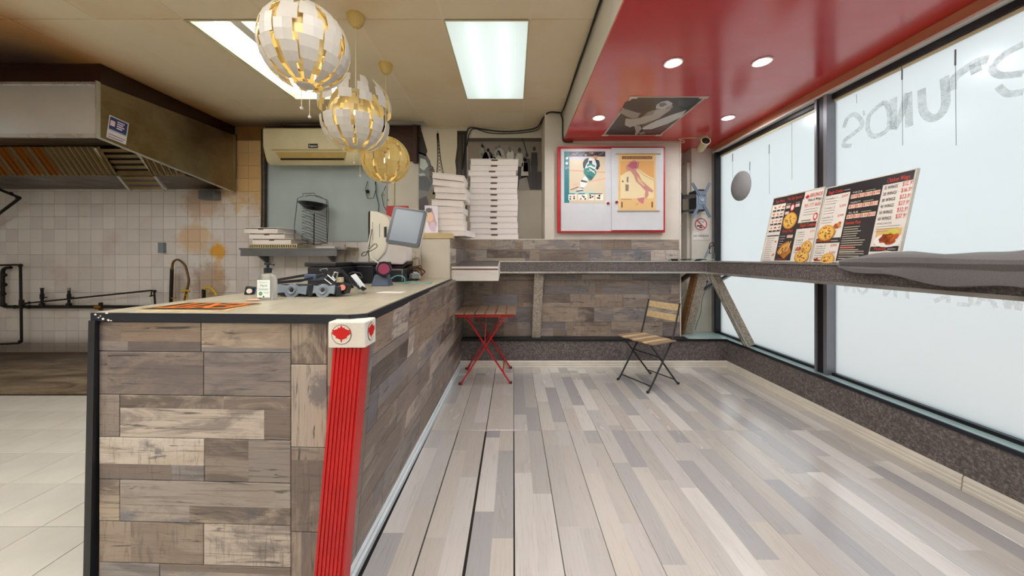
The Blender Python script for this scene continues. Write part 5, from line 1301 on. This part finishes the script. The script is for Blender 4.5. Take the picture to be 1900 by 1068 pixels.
# point of sale terminal: white casing, one screen turned away, one tilted to the customers
yt = 2.95
ps = thing('pos_terminal', 'white point of sale terminal with two screens on the counter end', 'terminal', (sx(715,yt), yt, ZC))
CAS = plain('cream_terminal_casing', 'ddd8c8', .35, var=.03)
MB().hexa([(sx(683,yt),yt,sz(474,yt)),(sx(687,yt),yt-.02,sz(476,yt)),(sx(687,yt)+.03,yt+.3,sz(470,yt)),(sx(683,yt),yt+.3,sz(470,yt)),(sx(683,yt),yt,sz(394,yt)),(sx(687,yt),yt-.02,sz(391,yt)),(sx(687,yt)+.03,yt+.3,sz(395,yt)),(sx(683,yt),yt+.3,sz(395,yt))]).build('main_screen', M_BLACK, ps, bevel=.004)
MB().prism([(sx(687,yt),sz(478,yt)),(sx(690,yt),sz(486,yt)),(sx(702,yt),sz(484,yt)),(sx(716,yt),sz(468,yt)),(sx(722,yt),sz(446,yt)),(sx(724,yt),sz(412,yt)),(sx(719,yt),sz(402,yt)),(sx(700,yt),sz(392.5,yt)),(sx(687.5,yt),sz(391,yt))], .26, frame((0,yt+.24,0), EX, EZ)).build('back_casing', CAS, ps, bevel=.012)
MB().box((sx(715,yt),yt-.03,sz(440,yt)),(sx(719,yt),yt+.1,sz(421,yt))).build('vent', M_BLACK, ps)
MB().box((sx(705.5,yt),yt-.022,sz(440,yt)),(sx(706.5,yt),yt-.018,sz(415,yt))).box((sx(693,yt),yt-.022,sz(445,yt)),(sx(693.7,yt),yt-.018,sz(412,yt))).build('groove', M_GREY, ps)
MB().prism([(sx(690,yt),sz(481,yt)),(sx(697,yt),sz(489,yt)),(sx(747,yt),sz(491,yt)),(sx(755,yt),sz(484,yt)),(sx(750,yt),sz(447,yt)),(sx(722,yt),sz(440,yt)),(sx(713,yt),sz(452,yt))], .2, frame((0,yt+.2,0), EX, EZ)).build('base', plain('white_terminal_base', 'e6e0dc', .3, var=.02), ps, bevel=.01)
MB().prism([(sx(690,yt),sz(482,yt)),(sx(697,yt),sz(490.5,yt)),(sx(748,yt),sz(493,yt)),(sx(757,yt),sz(485,yt)),(sx(757,yt),sz(490,yt)),(sx(748,yt),sz(497,yt)),(sx(694,yt),sz(495,yt)),(sx(688,yt),sz(486,yt))], .22, frame((0,yt+.21,0), EX, EZ)).build('base_tray', M_BLACK, ps)
yd = 2.72
Md = frame(PT(754.5,421,yd), (62,-6,-9.5), (9,14,69))
ww, hh = 64/634*yd, 70.5/634*yd
def rr(w, h, r, n=4): return [(sx_*(w/2-r)+r*math.cos(a), sy_*(h/2-r)+r*math.sin(a)) for sx_, sy_, a0 in ((1,1,0),(-1,1,PI/2),(-1,-1,PI),(1,-1,1.5*PI)) for a in [a0+PI/2*i/n for i in range(n+1)]]
MB().prism(rr(ww+.006, hh+.006, .02), .03, Md @ Matrix.Translation((-.004,.002,-.032))).build('display_casing', CAS, ps)
MB().prism(rr(ww, hh, .02), .014, Md @ Matrix.Translation((0,0,-.004))).build('display_bezel', plain('dark_blue_grey_bezel', '2e353f', .3, var=.05), ps)
MB().prism(rr(ww*.83, hh*.85, .004), .002, Md @ Matrix.Translation((0,.004,.0095))).build('display_glass', plain('grey_display_glass', '74808c', .28, var=0), ps)
MB().beam(Md @ Vector((0,0,-.03)), PT(726,440,yt+.03), .05, .03).build('display_arm', CAS, ps)
tag(MB().box((sx(716.5,3.3),3.3,ZC),(sx(757,3.3),3.325,sz(381.5,3.3))).build('red_panel', plain('deep_red_board', 'a8121c', .4), bevel=.003), 'deep red board standing upright behind the tilted touch screen', 'board')
# soap bottle, cables, clutter by the end post
yb = 3.12
so_ = thing('soap_bottle', 'small cream pump soap bottle between touch screen and end post', 'bottle', (sx(772,yb), yb, ZC+.06))
zb_ = sz(492,yb)
MB().lathe([(0,0),(.03,0),(.034,.01),(.034,.05),(.026,.068),(.012,.076)], 18, Matrix.Translation((sx(772,yb),yb,zb_))).build('bottle', m_clear('milky_bottle_plastic', 'efe8d6', .3), so_, smooth=True)
MB().lathe([(.012,.07),(.013,.09),(.006,.092),(.006,.112),(.012,.113),(.011,.124),(0,.125)], 14, Matrix.Translation((sx(772,yb),yb,zb_))).beam((sx(772,yb),yb,zb_+.118),(sx(772,yb)-.03,yb-.02,zb_+.116), .008, .007).build('pump', M_CREAM, so_, smooth=True)
tag(MB().box((sx(752,3.16),3.10,ZC),(sx(782,3.16),3.22,sz(492.5,3.16))).build('cardboard_tray', M_KRAFT, bevel=.004), 'small kraft carton carrying the soap bottle', 'box')
rng = random.Random(3)
def scribble(cx, cy, z, rx, ry, n, rz=.012):
    return [(cx+rx*math.cos(i*1.9+rng.random())*rng.uniform(.3,1), cy+ry*math.sin(i*2.3+rng.random())*rng.uniform(.3,1), z+rng.uniform(.003,rz)) for i in range(n)]
def spline(P, k=6):
    P = [Vector(p) for p in P]; out = []
    for i in range(len(P)-1):
        a, b_, c, d = P[max(i-1,0)], P[i], P[i+1], P[min(i+2,len(P)-1)]
        for j in range(k):
            t = j/k; out.append(.5*((2*b_)+(c-a)*t+(2*a-5*b_+4*c-d)*t*t+(3*b_-a-3*c+d)*t**3))
    return out+[P[-1]]
def cable(name, label, pts, r, m, cat='cable'): return tag(MB().tube(spline(pts), r, 6).build(name, m, smooth=True), label, cat)
cable('network_cable', 'teal network cable looping over the counter end before the end post', [PT(722,524,2.7)]+[PT(a,c,2.75) for a, c in ((727,516),(738,511),(749,514),(751,522),(742,527),(733,524))]+[PT(a,c,2.62) for a, c in ((752,525),(768,522),(780,526),(795,525),(802,523),(790,528.5),(760,529.5),(738,528),(725,526.5))], .005, plain('teal_cable', '5a9a9c', .45))
cable('power_cable', 'white curved cable rising from the cash drawer to the terminal casing', [PT(702,488,2.6), PT(694,482,2.7), PT(687,474,2.85), PT(684,455,2.9), PT(689,425,2.9)], .006, M_WHITE)
cable('usb_cable', 'black thin cable tied in a bow beside the terminal screen', [PT(a,c,2.7) for a, c in ((690,425),(686,450),(684,462),(696,452),(699,458),(686,466),(674,468),(671,474),(679,473),(684,464),(684,490),(678,500),(673,510),(680,520),(689,523))], .0028, M_CABLE)
cable('mains_cable', 'black mains cable curled on the counter behind the mount arms', [PT(a,c,2.2) for a, c in ((648,508),(655,505),(668,507),(672,515),(662,512),(652,516),(650,524),(660,530),(672,529))], .005, M_CABLE)
for i, (cx, nm_) in enumerate(((768,'black'),(778,'brown'))):
    cable('tangled_cable', nm_+' cable tangle heaped against the end post', scribble(sx(cx,3.05), 3.0, ZC, .06, .09, 16, .13 if i else .09), .0055, M_CABLE if i == 0 else plain('brown_cable', '4a3626', .5))
tag(MB().box((sx(762,2.95),2.9,sz(516,2.95)),(sx(781,2.95),2.96,sz(507,2.95))).ball((sx(772,2.95),2.92,sz(506,2.95)), .03, 12, 0, (1,.8,.5)).build('bell', M_SILV, bevel=.003, smooth=True), 'silver counter bell amid the cable tangle', 'bell')
tag(MB().prism([(0,0),(.14,-.01),(.15,.04),(.02,.05)], .002, Matrix.Translation((sx(700,1.95),1.95,ZC))).build('paper_slip', M_CARD), 'white paper slip lying on bare worktop before the scanner', 'paper')

# ------------------------------------------------------------------ on the bar counter
ZB = 1.2075
def menu(name, label, y1, y0, zt_, content):
    """board from y1 (far) to y0 (near), leaning on the glass"""
    w = y1-y0; o = Vector((2.33,y1,ZB+.0045)); top = Vector((2.455,y1,zt_)); up = top-o; h = up.length
    M = frame(o, (0,-1,0), up)
    t = thing(name, label, 'menu board', (2.36, (y0+y1)/2, ZB))
    MB().prism([(0,0),(w,0),(w,h),(0,h)], .014, M @ Matrix.Translation((0,0,-.014))).build('board', plain('pale_board', 'd9d6cc', .4), t)
    f = .007
    MB().prism([(0,0),(w,0),(w,f),(0,f)], .004, M).prism([(0,h-f),(w,h-f),(w,h),(0,h)], .004, M).prism([(0,f),(f,f),(f,h-f),(0,h-f)], .004, M).prism([(w-f,f),(w,f),(w,h-f),(w-f,h-f)], .004, M).build('frame', plain('cream_board_frame', 'cfc9ba', .4), t)
    p = Print(.0006, .25); content(p, w, h); p.build('print', M @ Matrix.Translation((0,0,.0008)), t)
DK, PAP, RD = '2b2729', 'ded8cd', 'c9432f'
def pizza(p, x, y, r, l, ry=None, seed=1):
    g = random.Random(seed); ry = ry or r*.82
    p.ell('8a5a24', x, y-r*.06, r, ry, l, 20); p.ell('d0943c', x, y, r*.97, ry*.97, l+1, 20); p.ell('e2b456', x, y, r*.82, ry*.82, l+2, 18)
    for i in range(16):
        a = g.uniform(0, 6.28); d = r*.7*math.sqrt(g.random()); p.ell(g.choice(['a83a1e','8a3418','c85a28','5a6a2c','f0d080']), x+d*math.cos(a), y+d*math.sin(a)*ry/r, r*.1, r*.085, l+3, 8)
def wings(p, x, y, r, l, seed=2, n=9):
    g = random.Random(seed)
    for i in range(n):
        a = g.uniform(0, 6.28); d = r*.6*g.random(); p.ell(g.choice(['a84a1c','c4642a','8e3a16','d0803a','b5541f']), x+d*math.cos(a), y+d*.6*math.sin(a), r*.45, r*.24, l+i % 3, 10, g.uniform(0,3.1))
def lines(p, c, x, y, w, n, dy, l, th=.0035, seed=0):
    g = random.Random(seed)
    for i in range(n): p.rect(c, x, y-dy*i, x+w*g.uniform(.55,1), y-dy*i+th, l)
def menu1(p, w, h):
    p.rect(PAP, .008, .008, w-.008, h-.008, 1)
    c1, c2 = w*.31, w*.66
    p.rect(DK, .008, h*.88, c2, h-.01, 2); p.rect(DK, c1, .01, c2-.01, h*.88, 2)
    p.text(RD, 'Sub Menu', .04, h*.905, .026, 3, .11, .001); p.text(RD, 'Pick Up Special', c1+.01, h*.91, .028, 3, .155, .001)
    for r in range(4):
        for k in range(3):
            xx, yy = .03+k*.047, h*(.78-.105*r)
            p.rect('e8dfd0', xx-.004, yy-.004, xx+.04, yy+.05, 2); wings(p, xx+.018, yy+.03, .02, 3, r*3+k, 4); p.rect('3a3434', xx-.002, yy-.006, xx+.036, yy+.008, 6)
    p.rect(DK, .02, h*.385, .16, h*.4, 3); lines(p, '6f6760', .025, h*.35, .1, 12, .02, 2); wings(p, .135, h*.3, .022, 3, 9, 4); wings(p, .14, h*.1, .022, 3, 8, 4)
    for i, (t_) in enumerate(('1199', '1699')): p.rect('e9e0d2', c1+.012+.1*i, h*.79, c1+.055+.1*i, h*.83, 3); p.text(RD, '$'+t_, c1+.014+.1*i, h*.798, .014, 4, .038)
    p.text('e8e0d0', 'Medium', c1+.01, h*.845, .012, 3, .05); p.text('e8e0d0', 'Large', c1+.11, h*.845, .012, 3, .045)
    p.ell('c8202a', c1+.085, h*.79, .022, .035, 4); p.ell('e8d8d0', c1+.085, h*.79, .015, .024, 5)
    p.rect('e9e0d2', c1+.012, h*.70, c1+.055, h*.74, 3); p.text(RD, '$2199', c1+.014, h*.708, .014, 4, .038)
    pizza(p, c1+.085, h*.6, .075, 4, .075, 3)
    p.text(RD, 'Party Pizza', c1+.03, h*.43, .026, 3, .11, .001); p.rect('e9e0d2', c1+.09, h*.345, c1+.15, h*.385, 3); p.text(RD, '$2999', c1+.094, h*.353, .018, 4, .052)
    lines(p, 'cfc6ba', c1+.015, h*.37, .06, 5, .022, 3)
    p.poly('b07028', [(c1+.012,h*.14),(c1+.105,h*.04),(c1+.165,h*.14),(c1+.12,h*.3),(c1+.05,h*.25)], 4)
    for i in range(5): p.line('e8c070', [(c1+.03+.022*i,h*.11+.006*i),(c1+.065+.02*i,h*.23+.01*i)], .008, 5)
    for i in range(14): p.ell(random.choice(['a83a1e','e0b050','6a6a2a']), c1+.04+random.random()*.1, h*random.uniform(.1,.24), .008, .008, 6, 8)
    p.text(RD, '3 TOPPINGS', c1+.015, h*.025, .013, 4, .12)
    x = c2+.008
    p.poly('c8202a', [(x+.025+q[0]*.022, h*.9+q[1]*.026) for q in LEAF], 3); p.text('c03a30', 'BRUNOS', x+.05, h*.89, .034, 3, .115, .0015); p.text('2e2626', 'Pizza & Wings', x+.04, h*.835, .024, 3, .12, .001)
    p.text('d07a62', '905-777-8686', x+.012, h*.755, .032, 3, .155, .001); lines(p, '7a706a', x+.02, h*.72, .14, 3, .022, 3)
    p.ell('c8202a', x+.14, h*.61, .02, .032, 3); p.ell('e8d8d0', x+.14, h*.61, .012, .02, 4); lines(p, '5a6a4a', x+.01, h*.565, .1, 2, .018, 3, .008)
    p.rect(DK, c2-.01, h*.46, w-.012, h*.545, 3); p.text(RD, 'Single Combos', x+.01, h*.485, .03, 4, .15, .0012)
    for i in range(3): p.text('5a524c', ('Combo A','Combo B','Combo C')[i], x, h*(.4-.11*i), .016, 3, .07); p.text(RD, ('$999','$1099','$1199')[i], x+.12, h*(.4-.11*i), .018, 3, .045); lines(p, '8a8078', x, h*(.375-.11*i), .08, 2, .018, 3)
    wings(p, x+.04, h*.18, .035, 3, 11, 7); pizza(p, x+.115, h*.2, .05, 4, .055, 7); pizza(p, x+.09, h*.075, .07, 6, .055, 8)
def menu2(p, w, h):
    p.rect(PAP, .008, .008, w-.008, h-.008, 1)
    c1, c2 = w*.34, w*.70
    p.rect(DK, .012, h*.885, w-.012, h-.008, 2); p.rect(DK, c1, .01, c2, h*.89, 2)
    p.text(RD, 'Single Combo', .03, h*.905, .024, 3, .12, .001); lines(p, 'cfc6ba', .155, h*.915, .05, 1, .01, 3)
    p.text(RD, 'Chicken Wings', c2+.02, h*.905, .03, 3, .13, .0012)
    for i in range(3): p.text('5a524c', ('Combo 1','Combo 2','Combo 3')[i], .02, h*(.83-.125*i), .017, 3, .09); p.text(RD, ('$1499','$1599','$1999')[i], .145, h*(.83-.125*i), .02, 3, .05); lines(p, '8a8078', .02, h*(.8-.125*i), .1, 2, .02, 3)
    wings(p, .165, h*.47, .045, 4, 21, 8); pizza(p, .085, h*.385, .072, 6, .062, 9)
    p.rect(DK, .012, h*.25, c1, h*.315, 3); p.text(RD, 'Family Combo', .02, h*.268, .024, 4, .11, .001); lines(p, 'cfc6ba', .135, h*.275, .06, 1, .01, 4)
    for i in range(2): p.text('5a524c', ('Combo 4','Combo 5')[i], .02, h*(.2-.09*i), .016, 3, .08); p.text(RD, ('$2999','$3499')[i], .14, h*(.2-.09*i), .02, 3, .05); lines(p, '8a8078', .02, h*(.175-.09*i), .09, 2, .016, 3)
    wings(p, .05, h*.03, .035, 3, 23, 6); pizza(p, .14, h*.045, .055, 4, .045, 11)
    for r in range(3):
        yy = h*(.79-.125*r); p.text('d8d0c4', ('PIZZA','PANZEROTTI','SLAB')[r], c1+.02, yy+h*.062, .014, 3, .07); lines(p, 'a8c08a', c1+.11, yy+h*.065, .07, 1, .01, 3)
        for k in range(4): p.rect('e6c8b0', c1+.012+k*.05, yy, c1+.058+k*.05, yy+h*.05, 3); p.text('c0442c', (('$9.99','$11','$14','$19'),('$7','$12','$15','$21'),('$8','$13','$16','$22'))[r][k], c1+.014+k*.05, yy+h*.012, .018, 4, .042, .001)
    p.text(RD, 'Gourmet Pizza', c1+.012, h*.47, .024, 3, .11, .001); lines(p, 'b8b09a', c1+.012, h*.43, .17, 12, .0165, 3, .005, 4)
    p.text(RD, 'Panzerotti', c1+.012, h*.17, .026, 3, .10, .001); lines(p, 'b8b09a', c1+.012, h*.13, .19, 6, .0165, 3, .005, 6)
    for i, (a, c) in enumerate((('15 WINGS','$12.99'),('20 WINGS','$16.99'),('30 WINGS','$22.99'),('40 WINGS','$27.99'),('50 WINGS','$32.99'),('60 WINGS','$37.99'))):
        p.text('4a443e', a, c2+.012, h*(.83-.07*i), .022, 3, .08, .0008); p.text(RD, c, c2+.115, h*(.835-.07*i), .028, 3, .065, .0008)
    p.text('5a524c', 'WING SAUCES', c2+.012, h*.43, .014, 3, .09); lines(p, '8a8078', c2+.012, h*.405, .15, 3, .016, 3)
    p.rect('d8b070', c2+.02, h*.2, w-.015, h*.38, 2); p.ell('e8e4dc', c2+.1, h*.25, .085, .045, 3); p.poly('c8c050', [(c2+.06,h*.33),(c2+.13,h*.38),(c2+.16,h*.33),(c2+.1,h*.29)], 4); wings(p, c2+.095, h*.265, .07, 5, 31, 14)
    p.rect(DK, c2+.004, h*.13, w-.012, h*.185, 3); p.text(RD, 'Poutine', c2+.03, h*.143, .022, 4, .07, .001); lines(p, 'cfc6ba', c2+.11, h*.15, .05, 1, .01, 4)
    p.text(RD, '$6.99', c2+.012, h*.055, .016, 4, .04); lines(p, '8a8078', c2+.012, h*.095, .05, 2, .016, 3); p.ell('f0ece4', c2+.105, h*.055, .065, .05, 3); p.ell('c0b040', c2+.105, h*.06, .05, .036, 4); p.ell('d8c860', c2+.1, h*.065, .035, .024, 5)
menu('menu_board', 'dark and cream pizza menu board with company name, leaning on the panes', 3.215, 2.685, 1.806, menu1)
menu('menu_board', 'dark and cream menu board listing chicken wings prices, partly behind the blanket', 2.675, 2.07, 1.79, menu2)
# folded blanket
rows = []
g = random.Random(5)
ny = 44
for j in range(ny+1):
    f = j/ny; y = 2.215-1.45*f
    wv = .012*math.sin(f*16)+.006*math.sin(f*37+1); lip = .036+.02*min(1, f*3)+.012*math.sin(f*9)
    drop = .02+.055*max(0, math.sin(min(f*3.4, 1.9)))+.03*f+.012*math.sin(f*21)
    en = min(1, f*14)*.55+.45
    xf = 2.135-.02*min(1, f*4)
    xb = 2.312 if y > 2.055 else 2.485
    sec = [(xb,ZB+.002),(xb,ZB+.045*en+wv*.3),(2.40,ZB+.06*en+wv*.6),(2.30,ZB+.068*en+wv),(2.22,ZB+.062*en+wv*.5),(xf+.02,ZB+lip),(xf-.012,ZB+lip*.7),(xf-.022,ZB+.012),(xf-.012,ZB-.012-wv*.4),(xf-.026,ZB-drop*.5),(xf-.03,ZB-drop),(xf-.020,ZB-drop-.004),(xf-.012,ZB-drop*.5),(xf+.002,ZB+.004),(2.3,ZB+.001)]
    sec = [(min(x_, xb), z_) for x_, z_ in sec]
    rows.append([(x_, y+.006*math.sin(x_*30+f*11), z_) for x_, z_ in sec])
bl = MB().grid([r+[r[0]] for r in rows])
n = len(rows[0]); bl._add(rows[0], [tuple(range(n))]); bl._add(rows[-1], [tuple(range(n))[::-1]])
tag(bl.build('blanket', M_FAB, smooth=True), 'grey folded moving blanket draped over the window counter', 'blanket')
# cables and charger near the corner
cl = thing('charger_cables', 'black charger leads and plugs heaped in the bar counter corner', 'cable', (1.95, 3.9, ZB))
for i in range(3):
    MB().tube(spline([(1.78+.05*k, 3.9+.05*math.sin(k*1.7+i*2), ZB+.008+.012*abs(math.sin(k*2.2+i))) for k in range(9)]), .005, 6).build('lead', M_CABLE if i != 1 else M_CABLEW, cl, smooth=True)
MB().box((1.80,3.85,ZB),(1.86,3.89,ZB+.025)).box((2.06,3.86,ZB),(2.12,3.89,ZB+.022)).build('plug', M_BLACK, cl, bevel=.003)
MB().tube(spline([(2.12,3.88,ZB+.01),(2.18,3.92,ZB+.03),(2.24,3.95,ZB+.01),(2.3,3.98,ZB+.02),(2.36,4.0,ZB+.01)]), .006, 6).build('lead', M_CABLEW, cl, smooth=True)
hk = thing('handheld_charger', 'grey curled adapter cord standing against the corner column', 'cable', (2.25, 4.0, ZB))
MB().tube([PT(a,c,4.0) for a, c in ((1307,479),(1312,470),(1315,462))], [.008,.014,.012], 8).build('adapter', M_GREY, hk, smooth=True)
MB().tube(spline([PT(a,c,4.0) for a, c in ((1315,463),(1317,453),(1322,450),(1326,457),(1322,455),(1318,458),(1316,468),(1319,470))]), .006, 6).build('cord', M_CABLE, hk, smooth=True)
tag(MB().tube(spline([PT(a,c,4.18) for a, c in ((1326,480),(1329,450),(1334,430),(1331,470),(1336,462),(1333,482))]), .003, 6).build('window_wire', M_CABLEW, smooth=True), 'thin pale wire hanging along the window jamb', 'wire')
tag(MB().tube(spline([PT(a,c,4.0) for a, c in ((1312,508),(1311,530),(1303,555),(1300,580),(1293,600),(1290,612))]), .003, 6).ball(PT(1312,522,4.0), .012, 8).build('inline_switch_cable', M_CABLE, smooth=True), 'thin black cable with inline switch hanging under the bar counter corner', 'cord')
tag(MB().tube(spline([PT(a,c,4.15) for a, c in ((1270,545),(1262,560),(1258,575),(1266,592),(1268,598),(1262,604),(1262,616))]), .004, 6).build('lamp_cord', M_CABLEW, smooth=True), 'pale teal cord dangling beside the tiled wall end under the bar counter', 'cord')
# tv bracket on the corner column
yv = 4.05
tvm = thing('tv_bracket', 'grey X-shaped TV wall bracket with black double arm at the corner column', 'bracket', tuple(PT(1300,372,4.1)))
cx, cz = sx(1302,yv), sz(371,yv)
for s in (-1, 1):
    for q in (-1, 1):
        a, c = (1302+s*4, 371-q*9), (1301+s*16.5, 371-q*32)
        MB().beam(PT(*a,yv), PT(*c,yv), .032, .008, (0,1,0)).beam(PT(*a,yv-.007)+Vector((.01,0,0)), PT(*c,yv-.007)+Vector((.01,0,0)), .006, .008, (0,1,0)).beam(PT(*a,yv-.007)-Vector((.01,0,0)), PT(*c,yv-.007)-Vector((.01,0,0)), .006, .008, (0,1,0)).build('bracket_arm', plain('blue_grey_bracket_steel', '8593a3', .35, .5), tvm)
MB().box((cx-.06,yv+.004,cz-.11),(cx+.06,yv+.012,cz+.11)).box((cx-.035,yv-.006,cz-.05),(cx+.035,yv+.006,cz+.05)).build('plate', plain('blue_grey_bracket_steel', '8593a3', .35, .5), tvm, bevel=.004)
MB().lathe([(0,.012),(.02,.012),(.024,0)], 14, frame((cx,yv-.006,cz), EX, EZ)).build('hub', M_SILV, tvm, smooth=True)
for py0, py1, py2, py3 in ((360,370,359,367),(389,394,386,392)):
    MB().hexa([PT(1261,py1,4.2),PT(1294,py3,4.1),PT(1294,py3,4.16),PT(1261,py1,4.26),PT(1261,py0+2,4.2),PT(1294,py2,4.1),PT(1294,py2,4.16),PT(1261,py0+2,4.26)]).build('arm', M_BLACK, tvm, bevel=.004)
MB().box((sx(1296,yv),yv+.012,cz-.13),(sx(1308,yv),4.27,cz+.13)).build('wall_spine', M_BLACKM, tvm)
MB().tube([PT(1263,396,4.2), PT(1263,358,4.2)], .02, 8).build('hinge', M_BLACK, tvm)
# no smoking sign
ns = thing('no_smoking_sign', 'white no smoking notice with red circle on the corner column', 'sign', tuple(PT(1300,445,4.268)))
x0, z0, x1, z1 = R4(1285,398,1317,445,4.266); w, h = x1-x0, z1-z0; Mn = frame((x0,4.268,z0), EX, EZ)
MB().prism([(0,0),(w,0),(w,h),(0,h)], .002, Mn).build('sheet', M_WHITE, ns)
p = Print(.0006, .4); cx_, cy_, r_ = w*.48, h*.62, w*.36
p.ell('cf5a54', cx_, cy_, r_, r_, 5, 24); p.ell('efe6e0', cx_, cy_, r_*.82, r_*.82, 6, 24)
p.rect('3a3436', cx_-.05, cy_-.03, cx_+.01, cy_-.012, 7); p.rect('3a3436', cx_-.02, cy_-.05, cx_+.02, cy_-.035, 7); p.line('6a6a5a', [(cx_+.01,cy_+.04),(cx_+.03,cy_+.02),(cx_+.04,cy_+.045)], .006, 7)
p.line('cf5a54', [(cx_-r_*.64,cy_+r_*.64),(cx_+r_*.64,cy_-r_*.64)], .016, 8); p.text('5a5052', 'NO SMOKING', .012, h*.13, .022, 6, w-.024, .0008)
p.build('print', Mn, ns)
# security camera
yk = 3.55
y_ = 634*(SOF-H)/(477-254); cc = Vector((sx(1305,y_), y_, SOF))
sk = thing('security_camera', 'small cream bullet security camera under the red soffit by the corner column', 'camera', tuple(cc))
MB().lathe([(0,0),(.05,0),(.05,-.012),(.03,-.022),(.014,-.03),(.014,-.06),(0,-.06)][::-1], 18, Matrix.Translation(cc)).build('mount', M_CREAM, sk, smooth=True)
Mk = frame(cc+Vector((-.01,-.03,-.085)), (1,-.15,0), (0,.28,1))
MB().lathe([(0,-.12),(.035,-.12),(.045,-.1),(.045,.03),(.05,.035),(.05,.06),(.044,.06),(.044,.045)], 18, Mk).build('housing', M_CREAM, sk, smooth=True)
MB().lathe([(0,.046),(.044,.046),(.044,.04),(0,.04)], 18, Mk).lathe([(0,.055),(.016,.052),(.018,.046)], 14, Mk).build('lens', M_BLACK, sk)
cable('camera_cable', 'thin cream cable running over the soffit to the security camera', [(cc.x-.02,cc.y,SOF-.006),(cc.x-.25,cc.y+.05,SOF-.004),(1.98,3.95,SOF-.02),(1.9,3.985,SOF-.03),(1.2,3.992,SOF-.035),(.62,3.99,SOF-.03)], .004, M_CREAM)
# cables under the ceiling
cable('ceiling_cable', 'black cable stapled along the white bulkhead edge below the ceiling', [(.578,1.5,CEIL-.012),(.575,2.2,CEIL-.01),(.57,2.6,CEIL-.03),(.572,3.0,CEIL-.012),(.568,3.4,CEIL-.03),(.572,3.8,CEIL-.02),(.56,3.98,CEIL-.03),(.575,3.97,CEIL-.1),(.58,3.985,SOF+.05),(.6,3.985,SOF-.012),(.7,3.988,SOF-.014)], .008, M_CABLE)
cable('ceiling_cable', 'brown cable sagging along the ceiling above the crowd poster', [(.56,3.99,CEIL-.01),(.42,3.98,CEIL-.01),(.36,4.1,CEIL-.03),(.3,4.38,CEIL-.035),(.1,4.42,CEIL-.06),(-.15,4.42,CEIL-.07),(-.4,4.42,CEIL-.04),(-.55,4.42,CEIL-.02),(-.6,4.43,CEIL-.08),(-.63,4.435,CEIL-.3),(-.66,4.435,CEIL-.55)], .009, M_CABLE)
cable('ceiling_cable', 'second thinner cable drooping under the brown cable over the crowd poster', [(.36,4.2,CEIL-.02),(.3,4.4,CEIL-.06),(.0,4.43,CEIL-.09),(-.3,4.43,CEIL-.085),(-.5,4.43,CEIL-.03),(-.57,4.43,CEIL-.1),(-.6,4.44,CEIL-.25)], .006, M_CABLE)
S.frame_set(1)
